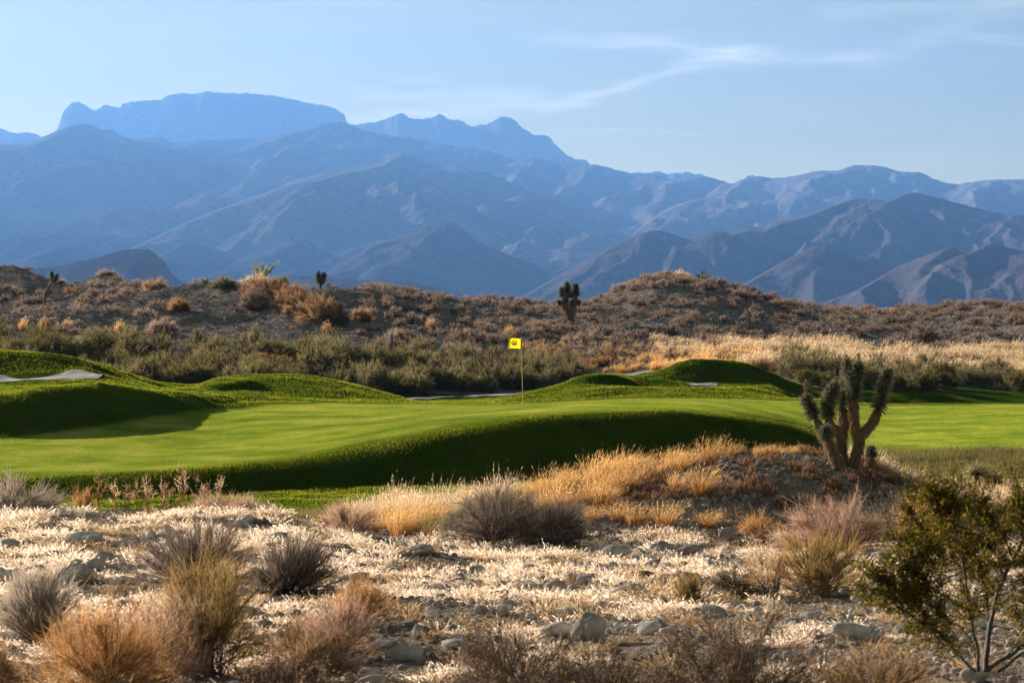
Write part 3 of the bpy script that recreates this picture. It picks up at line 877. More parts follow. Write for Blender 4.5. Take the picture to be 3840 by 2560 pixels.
dome = dict(stems=130, twigs=5200, tl=.20, w=.0055, sw=.008, upr=.9, up0=.3, jitter=.55)
make_bush('dry_shrub', 'big grey leafless dome shrub at the left foot of the gravel mound', 'shrub', 1140, 1246, 34.3, 270, 1108, (G_grey, G_grey), seed=11, **dome)
make_bush('dry_shrub', 'low dense grey shrub leaning against the right side of the big grey dome shrub', 'shrub', 1270, 1252, 34.0, 190, 1152, (G_grey, G_grey), seed=12, **{**dome, 'twigs': 3600})
fan = dict(stems=130, twigs=5200, tl=.16, w=.0042, sw=.0045, upr=.55, up0=.35, jitter=.28, bulge=.04, shell=.2, base=.10)
make_bush('dry_shrub', 'dark grey upright fan-shaped shrub just behind the tall orange and green bush', 'shrub', 450, 1352, (18, 30), 290, 1200, (G_grey, G_grey), seed=13, **fan)
make_bush('dry_shrub', 'dark grey bristly shrub leaning right, beside the pale straw on the stony flat', 'shrub', 655, 1370, (18, 30), 210, 1242, (G_grey, G_grey), seed=14, **{**fan, 'lean': (.3, 0)})
make_bush('dry_shrub', 'pale grey wiry shrub standing in the lower left corner behind the orange mound bush', 'shrub', 80, 1478, (14, 24), 180, 1335, (G_grey, G_greypale), seed=15, **fan)
make_bush('dry_shrub', 'light grey windswept shrub at the left end of the stones next to the turf', 'shrub', 25, 1185, 35.5, 210, 1102, (G_greypale, G_greypale), seed=16, **{**dome, 'lean': (.25, 0), 'jitter': .3, 'twigs': 3000})
make_bush('broom_bush', 'tall orange and green feathery bush in the near left foreground', 'bush', 475, 1560, 15.4, 330, 1285, (G_stem, G_broom), seed=17, stems=120, twigs=6500, tl=.15, w=.0032, sw=.0042, upr=.65, up0=.25, jitter=.5, shell=.15)
make_bush('broom_bush', 'low rounded rust orange bush in the lower left corner', 'bush', 250, 1600, 14.2, 320, 1402, (G_stem, G_orange), seed=18, stems=150, twigs=7200, tl=.12, w=.0025, sw=.0035, upr=.85, up0=.3, jitter=.55, lean=(-.1, 0))
make_bush('rust_bush', 'low reddish brown bush at the bottom edge right of the tall orange and green bush', 'bush', 640, 1600, 13.6, 270, 1510, (G_stem, G_rust), seed=19, stems=60, twigs=3200, tl=.08, w=.0035, sw=.004, upr=.9, leaf=2600, leaf_size=.016)
make_bush('brown_bush', 'tangled brown bush at the bottom edge below the standing boulder', 'bush', 1190, 1600, 13.6, 420, 1450, (G_stem, G_brown), seed=20, stems=90, twigs=5600, tl=.11, w=.0032, sw=.0042, upr=.9, jitter=.7, leaf=4500, leaf_size=.011)
make_bush('brown_bush', 'wide tangled golden brown bush at the bottom edge left of the dark green bush', 'bush', 1670, 1610, 13.4, 480, 1430, (G_stem, G_brown), seed=21, stems=130, twigs=8500, tl=.12, w=.0032, sw=.0045, upr=.9, jitter=.6, leaf=7500, leaf_size=.011)
make_bush('brown_bush', 'sparse brown bush at the bottom edge under the trunks of the dark green bush', 'bush', 2010, 1620, 13.2, 330, 1480, (G_stem, G_brown), seed=22, stems=60, twigs=2800, tl=.12, w=.003, sw=.0045, upr=.8, jitter=.6)
make_bush('broom_bush', 'upright orange and green bush on the stones left of the dark green bush', 'bush', 1880, 1372, (18, 30), 250, 1232, (G_stem, G_broom), seed=23, stems=100, twigs=4600, tl=.15, w=.0042, sw=.005, upr=.55, up0=.3, jitter=.3, shell=.2)
make_bush('dry_shrub', 'thin dark twiggy shrub touching the left side of the upright orange and green bush', 'shrub', 1775, 1372, (18, 30), 130, 1262, (G_stem, G_brown), seed=24, stems=40, twigs=900, tl=.13, w=.0035, sw=.005, upr=.6)
make_bush('tumble_shrub', 'wide rounded pinkish brown shrub in front of the gravel mound below the spiky tree', 'shrub', 1915, 1258, 33.6, 300, 1146, (G_stem, G_pink), seed=25, stems=120, twigs=6500, tl=.18, w=.005, sw=.009, upr=.85, jitter=.75)
make_bush('tumble_shrub', 'dark grey shrub on the right foot of the gravel mound', 'shrub', 2065, 1215, 36.0, 170, 1138, (G_grey, G_grey), seed=26, **{**dome, 'stems': 70, 'twigs': 1800})
make_bush('orange_bush', 'bright orange bush between the pinkish shrub and the dark green bush', 'bush', 2110, 1262, 32.5, 130, 1158, (G_stem, G_orange), seed=27, stems=60, twigs=2800, tl=.18, w=.005, sw=.006, upr=.6, jitter=.3)
make_bush('broom_bush', 'small round green and orange tuft bush alone on the open stones', 'bush', 1578, 1388, (17, 30), 92, 1318, (G_stem, G_broom), seed=28, stems=50, twigs=1500, tl=.09, w=.004, sw=.004, upr=.7, jitter=.25, shell=.1)
make_bush('orange_bush', 'thin dull orange bush in the middle of the stones right of the dark bristly shrub', 'bush', 830, 1432, (15, 26), 130, 1335, (G_stem, G_orange), seed=29, stems=50, twigs=1700, tl=.12, w=.0034, sw=.004, upr=.6, jitter=.35)
make_bush('dry_shrub', 'pale pinkish dry shrub in the centre of the near stones', 'shrub', 780, 1505, (13, 22), 190, 1385, (G_grey, G_pink), seed=30, stems=70, twigs=2300, tl=.12, w=.0032, sw=.004, upr=.8, jitter=.6)
make_bush('brown_bush', 'brown twiggy shrub at the far edge of the stones left of the golden grass', 'shrub', 800, 1215, 35.2, 160, 1160, (G_stem, G_pink), seed=31, stems=60, twigs=2400, tl=.16, w=.005, sw=.006, upr=.85, jitter=.6)
make_bush('brown_bush', 'low brown bramble on the bank between the stones and the strip of bright turf', 'shrub', 520, 1205, 36.2, 200, 1150, (G_stem, G_pink), seed=32, stems=60, twigs=2400, tl=.16, w=.005, sw=.006, upr=.9, jitter=.7)
make_bush('sage_bush', 'small pale green bush at the left foot of the pinkish brown shrub', 'bush', 1690, 1372, (18, 30), 110, 1310, (G_stem, G_sage), seed=33, stems=40, twigs=900, tl=.08, w=.004, sw=.004, upr=.8, leaf=2600, leaf_size=.018)
make_bush('brown_bush', 'small brown shrub at the left edge of the picture on the lower stones', 'shrub', -5, 1590, 14.5, 110, 1490, (G_stem, G_brown), seed=34, stems=40, twigs=1700, tl=.1, w=.003, sw=.004, upr=.8, jitter=.6)
make_bush('orange_bush', 'small orange flowering bush at the left edge of the bright turf strip', 'bush', 190, 1190, 37, 60, 1128, (G_stem, G_orange), seed=35, stems=30, twigs=700, tl=.12, w=.006, sw=.006, upr=.6)


make_bush('brown_bush', 'wispy tan bush behind the right side of the rust orange bush', 'bush', 365, 1590, 14.9, 260, 1385, (G_stem, G_pink), seed=36, stems=60, twigs=2600, tl=.14, w=.0028, sw=.0038, upr=.7, jitter=.7)
make_bush('brown_bush', 'wispy brown bush filling the gap right of the tall orange and green bush', 'bush', 705, 1590, 14.6, 260, 1440, (G_stem, G_brown), seed=37, stems=60, twigs=2600, tl=.13, w=.0028, sw=.0036, upr=.75, jitter=.7)
make_bush('brown_bush', 'low brown tangle at the bottom edge between the two wide brown bushes', 'bush', 1420, 1612, 13.4, 300, 1505, (G_stem, G_brown), seed=38, stems=70, twigs=3200, tl=.11, w=.003, sw=.0036, upr=.9, jitter=.7, leaf=2500, leaf_size=.011)
make_bush('orange_bush', 'dull orange shrub in front of the gravel mound left of the pinkish shrub', 'bush', 1745, 1240, 35, 110, 1185, (G_stem, G_orange), seed=39, stems=40, twigs=1300, tl=.16, w=.005, sw=.005, upr=.8, jitter=.6)
# --- the dark green bush: trunks, limbs and a leafy crown
def creosote():
    D0 = 12.6
    e = empty('creosote_bush', spot(2262, D0), 'large dark green small-leaved bush with bare grey trunks at the right edge', 'bush')
    b = np.array(spot(2262, D0))
    def P(vx, vy, dd=0.):
        D = D0 + dd
        return np.array([(vx + (30 if vy < 1500 else 0) - CX) / F * D, D, (HY - vy) / F * D]) - b
    r = np.random.default_rng(77)
    limbs = [  # picture-plane sketch of the limbs, each with its own depth
        ([(2262, 1545, 0), (2248, 1440, .1), (2268, 1360, .15), (2300, 1290, .2), (2330, 1230, .3), (2352, 1160, .3)], .016),
        ([(2250, 1540, 0), (2215, 1480, -.1), (2190, 1400, -.2), (2180, 1310, -.2), (2160, 1230, -.3), (2150, 1160, -.3)], .011),
        ([(2270, 1540, 0), (2320, 1490, .1), (2380, 1440, .2), (2450, 1360, .2), (2500, 1280, .3)], .014),
        ([(2240, 1540, 0), (2200, 1500, -.2), (2120, 1440, -.35), (2050, 1400, -.4), (1990, 1350, -.4)], .008),
        ([(2265, 1540, 0), (2240, 1450, .3), (2235, 1350, .45), (2240, 1250, .5), (2250, 1170, .5)], .010),
        ([(2190, 1400, -.2), (2140, 1370, -.3), (2090, 1340, -.3), (2050, 1290, -.35), (2030, 1240, -.3)], .006),
        ([(2300, 1290, .2), (2280, 1230, .1), (2230, 1190, 0), (2200, 1150, 0)], .006),
        ([(2268, 1360, .15), (2210, 1330, .2), (2130, 1280, .2), (2090, 1220, .2), (2075, 1170, .2)], .006),
        ([(2380, 1440, .2), (2400, 1340, 0), (2390, 1240, 0), (2400, 1180, 0)], .008),
        ([(2450, 1360, .2), (2560, 1300, .2), (2650, 1220, .2)], .007),
        ([(2180, 1310, -.2), (2120, 1330, -.3), (2060, 1350, -.3), (2000, 1330, -.3), (1955, 1300, -.3)], .005),
        ([(2150, 1160, -.3), (2130, 1150, -.3), (2120, 1140, -.3)], .004),
        ([(2160, 1230, -.3), (2110, 1250, -.3), (2060, 1300, -.3), (2040, 1320, -.3)], .005),
        ([(2290, 1540, 0), (2350, 1500, .1), (2400, 1430, .15), (2420, 1380, .2), (2440, 1330, .2)], .008),
        ([(2245, 1500, 0), (2180, 1440, -.2), (2120, 1400, -.3), (2060, 1370, -.3), (2020, 1350, -.3)], .005),
        ([(2300, 1520, 0), (2340, 1430, -.2), (2350, 1380, -.25), (2345, 1330, -.3)], .006),
        ([(2330, 1230, .3), (2310, 1180, .3), (2300, 1150, .3)], .006),
        ([(2235, 1350, .45), (2190, 1270, .5), (2150, 1200, .5)], .006),
        ([(2300, 1290, .2), (2350, 1300, 0), (2400, 1310, -.1)], .006)]
    tubes_, heads = [], []
    for pts, rad in limbs:
        A = np.array([P(*p) for p in pts]); n = len(A)
        s = np.linspace(0, n - 1, 16)
        C = np.stack([np.interp(s, np.arange(n), A[:, i]) for i in range(3)], -1)
        C = C + np.cumsum(r.normal(0, .004, C.shape), 0)
        tubes_.append(tubes(C[None], (rad * (1 - .7 * np.linspace(0, 1, 16)))[None], 6))
        for q in range(5, 16):
            heads.append(C[q])
    tr = join(tubes_)
    link('trunk', mesh('trunk', tr[0], tr[1], tr[2], smooth=True), e, [G_bark])
    heads = np.array(heads)
    # side branches
    nb = 1300
    hi = r.integers(0, len(heads), nb)
    d = unit(r.normal(0, .8, (nb, 3)) + np.array([0, 0, .02]))
    L = r.uniform(.04, .21, nb)
    s = np.linspace(0, 1, 5)
    C = heads[hi][:, None] + d[:, None] * (L[:, None] * s)[..., None] + (r.normal(0, .25, (nb, 3)) + [0, 0, .1])[:, None] * (L[:, None] * s * s)[..., None]
    br = tubes(C, .0028 * (1 - .6 * s)[None, :] * np.ones((nb, 1)), 3)
    link('branches', mesh('branches', br[0], br[1], br[2]), e, [G_bark])
    # leaf clumps
    nc = 4900
    ci = r.integers(0, nb, nc); cs = r.uniform(.45, 1.0, nc); x = cs * 4; i0 = np.minimum(x.astype(int), 3); fr = (x - i0)[:, None]
    Q = C[ci, i0] * (1 - fr) + C[ci, i0 + 1] * fr + r.normal(0, .012, (nc, 3))
    per = 15
    QQ = np.repeat(Q, per, 0) + r.normal(0, .013, (nc * per, 3))
    lv = ribbons(QQ, unit(rnd_dir(r, nc * per) + [0, 0, .4]), r.uniform(.008, .017, nc * per), .0075, 1, None, r, 0, 1, .5)
    lv = (lv[0], lv[1], np.repeat(r.uniform(0, 1, nc * per), 4))
    link('crown', mesh('crown', lv[0], lv[1], lv[2]), e, [G_creo])


creosote()


# --- spiky trees
def path3(pts, D0, dd, base):
    out = []
    for i, p in enumerate(pts):
        D = D0 + (dd[i] if dd is not None else 0)
        out.append([(p[0] - CX) / F * D, D, (HY - p[1]) / F * D])
    return np.array(out) - base


def resample(A, n):
    seg = np.linalg.norm(np.diff(A, axis=0), axis=1); s = np.concatenate([[0], np.cumsum(seg)])
    q = np.linspace(0, s[-1], n)
    if len(A) > 2:
        return np.stack([pchip(s, A[:, i], q) for i in range(3)], -1)
    return np.stack([np.interp(q, s, A[:, i]) for i in range(3)], -1)


def dagger(A, L, w, n, r, tipup=True, lo=-.25, hi=1.15):
    """leaves radiating from a centre line A; outward low down, upward at the tip"""
    s = r.uniform(0, 1, n) ** .75
    C = resample(A, 30); x = s * 29; i0 = np.minimum(x.astype(int), 28); fr = (x - i0)[:, None]
    P = C[i0] * (1 - fr) + C[i0 + 1] * fr
    T = unit(C[i0 + 1] - C[i0])
    rad = rnd_dir(r, n); rad = unit(rad - T * (rad * T).sum(-1, keepdims=True))
    el = lo + (hi - lo) * s ** 2.2 + r.normal(0, .16, n)
    d = unit(rad * np.cos(el)[:, None] + T * np.sin(el)[:, None])
    LL = L * r.uniform(.75, 1.12, n) * (1 - .15 * s)
    return ribbons(P, d, LL, w, 2, rad * 0 + np.array([0, 0, -.05]), r, 0, 1, .12, .3)


def thatch(A, rad0, rad1, L, w, n, r):
    """dead leaves hanging down along a limb"""
    C = resample(A, 30); s = r.uniform(0, 1, n); x = s * 29; i0 = np.minimum(x.astype(int), 28); fr = (x - i0)[:, None]
    P = C[i0] * (1 - fr) + C[i0 + 1] * fr
    T = unit(C[i0 + 1] - C[i0])
    rd = rnd_dir(r, n); rd = unit(rd - T * (rd * T).sum(-1, keepdims=True))
    P = P + rd * (rad0 + (rad1 - rad0) * s)[:, None]
    d = unit(-T + rd * r.uniform(.05, .75, n)[:, None] + np.array([0, 0, -.35]))
    return ribbons(P, d, L * r.uniform(.6, 1.2, n), w, 1, None, r, 0, 1, .3)


def joshua(name, label, D0, base_v, limbs, crowns, stalks=(), leafL=.145, leafw=.011, dens=1., group=None, seed=1, cat='tree', thin=1.):
    """limbs: (points in survey marks, start radius v, end radius v); crowns: (points, leaves)"""
    r = np.random.default_rng(seed)
    b = np.array([(base_v[0] - CX) / F * D0, D0, (HY - base_v[1]) / F * D0])
    g = float(ground(b[0], b[1])[0])
    e = empty(name, (b[0], b[1], b[2]), label, cat, group)
    wood, hang = [], []
    for pts, r0, r1, dd, th in limbs:
        A = path3(pts, D0, dd, b); C = resample(A, 16)
        if pts[0][1] >= base_v[1] - 12:      # root it
            C[0, 2] = g - b[2] - .12
        q0, q1 = r0 / F * D0 * thin, r1 / F * D0 * thin
        rr = np.linspace(q0, q1, 16) * (1 + .08 * r.normal(size=16))
        wood.append(tubes(C[None], rr[None], 10))
        if th:
            hang.append(thatch(A, q0 * .9, q1 * .9, leafL * .8, leafw * 1.3, int(th * dens * 1.3), r))
    W = join(wood)
    link('trunk', mesh('trunk', W[0], W[1], W[2], smooth=True), e, [simple_bark])
    if hang:
        Hh = join(hang)
        link('dead_leaves', mesh('dead_leaves', Hh[0], Hh[1], Hh[2]), e, [G_dagdry])
    for pts, n, sc_, dd in crowns:
        A = path3(pts, D0, dd, b)
        q = dagger(A, leafL * sc_, leafw, int(n * dens), r)
        link('crown', mesh('crown', q[0], q[1], q[2]), e, [G_dagger])
    for pts in stalks:
        A = path3(pts, D0, None, b); C = resample(A, 10)
        st = tubes(C[None], np.linspace(.012, .004, 10)[None] * D0 / 39, 5)
        n = 90
        s = r.uniform(.25, 1, n); P = np.stack([np.interp(s, np.linspace(0, 1, 10), C[:, i]) for i in range(3)], -1)
        q = ribbons(P, unit(rnd_dir(r, n) + [0, 0, .3]), .045 * D0 / 39, .014 * D0 / 39, 1, None, r, 0, 1, .8)
        j = join([st, q])
        link('flower_stalk', mesh('flower_stalk', *j[:2], t=j[2]), e, [G_dagdry])
    return e


simple_bark = simple_mat('fibrous_bark', (.035, .026, .022), (.10, .072, .055), 60, .95, 1., .01, stretch=(1, 1, .25))
def c8(*p):                      # marks taken from a close view of the near tree
    return [(1776 + a * .1953, 784 + b_ * .1953) for a, b_ in p]
joshua('joshua_tree', 'near spiky tree with several shaggy upright trunks on top of the gravel mound', 39.3, c8((860, 1415))[0],
       [(c8((955, 1430), (985, 1300), (1010, 1160), (1010, 1050)), 15, 12, [0, 0, 0, 0], 420),
        (c8((1000, 1080), (955, 960), (945, 820), (945, 650)), 11, 9, [0, .03, .05, .05], 900),
        (c8((1010, 1100), (1100, 1020), (1190, 900), (1240, 790)), 11, 8, [0, 0, -.05, -.08], 900),
        (c8((825, 1430), (815, 1280), (805, 1150), (800, 1070)), 12, 11, [.2, .2, .2, .2], 350),
        (c8((800, 1090), (830, 980), (825, 860), (815, 760)), 10, 8, [.2, .2, .2, .2], 800),
        (c8((800, 1100), (730, 1020), (660, 960), (650, 860)), 10, 8, [.2, .1, .05, .05], 800),
        (c8((760, 1430), (720, 1330), (670, 1220), (640, 1130)), 12, 9, [-.15, -.2, -.25, -.3], 900),
        (c8((690, 1340), (640, 1180), (570, 1040), (500, 900)), 10, 8, [.25, .25, .2, .2], 800),
        (c8((690, 1400), (640, 1350), (620, 1290)), 7, 6, [.35, .35, .35], 260)],
       [(c8((945, 700), (955, 560), (945, 430)), 620, 1., [.05, .05, .05]),
        (c8((945, 450), (900, 360), (870, 260)), 520, 1., [.05, .1, .15]),
        (c8((950, 450), (985, 370), (1000, 300)), 430, 1., [.05, 0, -.05]),
        (c8((1235, 820), (1265, 680), (1290, 540)), 620, 1., [-.08, -.08, -.1]),
        (c8((1285, 560), (1310, 460), (1345, 370)), 520, 1., [-.1, -.1, -.1]),
        (c8((815, 790), (812, 690), (810, 610)), 430, .9, [.2, .2, .2]),
        (c8((650, 890), (645, 760), (655, 660)), 600, 1., [.05, .05, .05]),
        (c8((655, 680), (690, 600), (720, 540)), 520, 1.05, [.05, 0, 0]),
        (c8((490, 900), (440, 780), (390, 680)), 620, 1., [.2, .2, .2]),
        (c8((635, 1120), (622, 1080), (620, 1050)), 520, .95, [-.3, -.32, -.35])],
       [c8((1010, 330), (1010, 230), (1000, 140)), c8((385, 640), (382, 560), (383, 475)), c8((735, 520), (738, 460), (740, 420))],
       seed=5, leafL=.195, leafw=.015, dens=1.0, thin=.66)
joshua('joshua_tree', 'knee-high young spiky plant with one round head right of the near spiky tree', 39.6, c8((1115, 1480))[0],
       [(c8((1115, 1490), (1135, 1420), (1150, 1340)), 9, 6, [0, 0, 0], 420)],
       [(c8((1148, 1340), (1150, 1300), (1150, 1275)), 520, .85, [0, 0, 0])], seed=6, leafL=.18, dens=1.3)


def c7(*p):
    return [(1225 + a * .0976, 612.5 + b_ * .0976) for a, b_ in p]
D_ = find(1308, 742, 145, 165)
joshua('joshua_tree', 'distant spiky tree with two forked limbs standing alone on the brown slope', D_, c7((865, 1325))[0],
       [(c7((865, 1330), (862, 1200)), 6, 5.5, None, 0),
        (c7((850, 1220), (800, 1060), (750, 900), (755, 780)), 5, 4, None, 150),
        (c7((870, 1220), (905, 1060), (930, 900), (935, 820)), 5, 4, None, 150),
        (c7((760, 900), (790, 780), (790, 680)), 4, 3, None, 0), (c7((740, 900), (680, 880), (640, 870)), 3, 2.5, None, 0),
        (c7((930, 880), (990, 780), (1000, 680)), 4, 3, None, 60), (c7((940, 900), (1000, 880), (1040, 860)), 3, 2.5, None, 0)],
       [(c7((790, 660), (795, 540), (790, 420)), 420, .55, None), (c7((700, 700), (680, 620), (665, 550)), 320, .52, None),
        (c7((650, 880), (620, 860), (600, 830)), 200, .42, None), (c7((755, 830), (750, 800), (745, 770)), 260, .5, None),
        (c7((1000, 680), (1005, 560), (995, 450)), 400, .52, None), (c7((890, 720), (890, 680), (888, 640)), 260, .5, None),
        (c7((930, 880), (930, 850), (930, 830)), 240, .5, None), (c7((1035, 870), (1050, 850), (1055, 830)), 220, .45, None)],
       leafL=.72, leafw=.04, dens=1.4, seed=8)


def c4(*p):
    return [(a * .3385, 551.25 + b_ * .3385) for a, b_ in p]
joshua('joshua_tree', 'distant leaning spiky tree with two bare trunks at the far left under the pale ridges', 147., c4((300, 378))[0],
       [(c4((300, 380), (325, 330), (350, 280), (352, 255)), 2.4, 2.0, None, 0), (c4((300, 380), (350, 335), (378, 300), (400, 285)), 2.4, 2.0, None, 0)],
       [(c4((352, 262), (352, 240), (350, 222)), 260, 1, None), (c4((380, 275), (385, 250), (388, 238)), 240, 1, None), (c4((400, 292), (415, 288), (430, 285)), 220, .9, None), (c4((362, 290), (372, 280), (375, 270)), 180, .9, None)],
       leafL=.24, leafw=.03, seed=9)
joshua('joshua_tree', 'distant bushy spiky tree on the skyline right of the yellow plumes', 160., c4((2172, 330))[0],
       [(c4((2172, 345), (2172, 300), (2168, 250)), 2.6, 2.2, None, 0), (c4((2175, 310), (2195, 285), (2200, 250)), 2.2, 2., None, 0), (c4((2190, 330), (2215, 325), (2230, 318)), 2., 1.6, None, 0)],
       [(c4((2166, 290), (2162, 255), (2160, 225)), 380, 1, None), (c4((2192, 270), (2198, 250), (2198, 235)), 340, 1, None), (c4((2175, 290), (2180, 275), (2182, 262)), 240, 1, None), (c4((2228, 330), (2232, 318), (2232, 310)), 200, .9, None)],
       leafL=.34, leafw=.04, seed=10)


def yucca(label, vx, vy, D, heads, L, w, n, mat, seed, trunk=None, name='yucca'):
    r = np.random.default_rng(seed)
    b = np.array([(vx - CX) / F * D, D, (HY - vy) / F * D]); g = float(ground(b[0], b[1])[0])
    e = empty(name, b, label, 'plant')
    for (hx, hy, sc_) in heads:
        c = np.array([(hx - CX) / F * D, D, (HY - hy) / F * D]) - b
        d = rnd_dir(r, n); d[:, 2] = np.abs(d[:, 2]) * .95 - .28; d = unit(d + [0, 0, .12])
        q = ribbons(np.tile(c, (n, 1)) + d * L * .04, d, L * sc_ * r.uniform(.75, 1.1, n), w, 3, d * 0 + [0, 0, -.12], r, 0, 1, .15, .4)
        link('leaves', mesh('leaves', *q[:2], t=q[2]), e, [mat])
        A = np.array([[b[0] * 0, 0, min(g - b[2], 0) - .1], c * .5 + [0, 0, 0], c])
        C = resample(A, 8)
        tr = tubes(C[None], np.full((1, 8), L * .12), 7)
        hg = thatch(A, L * .1, L * .14, L * .8, w * .8, 160, r)
        link('trunk', mesh('trunk', *tr[:2], t=tr[2], smooth=True), e, [simple_bark])
        link('dead_leaves', mesh('dead_leaves', *hg[:2], t=hg[2]), e, [G_dagdry])
    return e


D_ = 45.0
yucca('green yucca with two spiky heads and hanging dead leaves right of the gravel mound', 2247, 1150, D_, [(2243, 1090, 1.), (2284, 1108, .85)], .34, .020, 230, G_yucca, 41)
D_ = find(80, 775, 112, 130)
yucca('dark green yucca fan above the brushy bank at the far left', 80, 775, D_, [(80, 768, 1.)], .78, .045, 120, G_dagger, 42)
D_ = find(2046, 752, 155, 172)
yucca('dark yucca half hidden in the scrub high on the right slope', 2046, 752, D_, [(2046, 745, 1.)], .95, .055, 130, G_dagger, 43)
yucca('bushy yucca on the skyline between the gravel humps', 1003, 692, 170., [(1000, 688, 1.), (1015, 692, .8)], .62, .05, 150, G_dagger, 44)

# bare little bush on the right hilltop
def bare_bush():
    D = 184.; b = spot(1613, D); e = empty('bare_bush', b, 'tiny leafless dark bush on the skyline right of the hilltop grass', 'bush')
    st, tw, _ = bush_arrays(91, .7, .75, stems=22, twigs=110, tl=.3, w=.03, sw=.035, upr=.7)
    link('branches', mesh('branches', *st[:2], t=st[2]), e, [G_bark]); link('twigs', mesh('twigs', *tw[:2], t=tw[2]), e, [G_bark])
bare_bush()
# ------------------------------------------------------------------ turf blades, flag, stones, tufts, scrub
def stuff(name, arr, mat, label):
    o = link(name, mesh(name, arr[0], arr[1], arr[2]), None, [mat])
    o['kind'] = 'stuff'; o['label'] = label
    return o


G_turf = foliage_mat('turf_blade', (.022, .042, .002), (.08, .115, .006), (.25, .265, .02), (.35, 1.), .55, .0, patch=.45)


def blades(n, vx, D, size, rr, mask, wide=.012):
    p = scatter(n, vx, D, rr, mask)
    d = unit(rr.normal(0, .33, (n, 3)) + [0, 0, 1.])
    L = size * rr.uniform(.5, 1.3, n)
    return ribbons(p - [0, 0, .004], d, L, wide * rr.uniform(.7, 1.4, n), 1, None, rr, 0, 1, .2)


rr = np.random.default_rng(21)
def not_sand(v, d, x):
    l = gline(x, d)
    s1 = (v < 240) & (l > 12.95) & (l < 13.93)
    s2 = ((v - 1613) / 36) ** 2 + ((d - 88.5) / .75) ** 2 < 1
    dc_ = pchip([880, 1000, 1080, 1180, 1300, 1400, 1500, 1650], [101, 104.8, 107.3, 111.5, 117, 121, 124.2, 128], v)
    return ~(s1 | s2 | (np.abs(d - dc_) < 1.25))
def rough_zone(v, d, x):
    l = gline(x, d)
    green = (l > np.where(v > 1900, 6.9, 8.25)) & (l < 10.0)
    return (l > 6.0) & (l < 16.6) & ~green & not_sand(v, d, x)
a1 = blades(260000, (-180, 2540), (43.5, 66), .036, rr, rough_zone, .011)
a2 = blades(220000, (-150, 2500), (60, 100), .05, rr, rough_zone, .017)
stuff('grass', join([a1, a2]), G_turf, 'short rough grass on the banks round the green')
a3 = blades(170000, (-180, 2540), (49, 92), .022, rr, lambda v, d, x: (gline(x, d) > np.where(v > 1900, 6.9, 8.2)) & (gline(x, d) < 10.0), .010)
stuff('grass', a3, foliage_mat('green_blade', (.05, .075, .008), (.11, .14, .018), (.20, .215, .042), (.2, 1.), .5, 0., patch=.5), 'closely mown grass of the green')

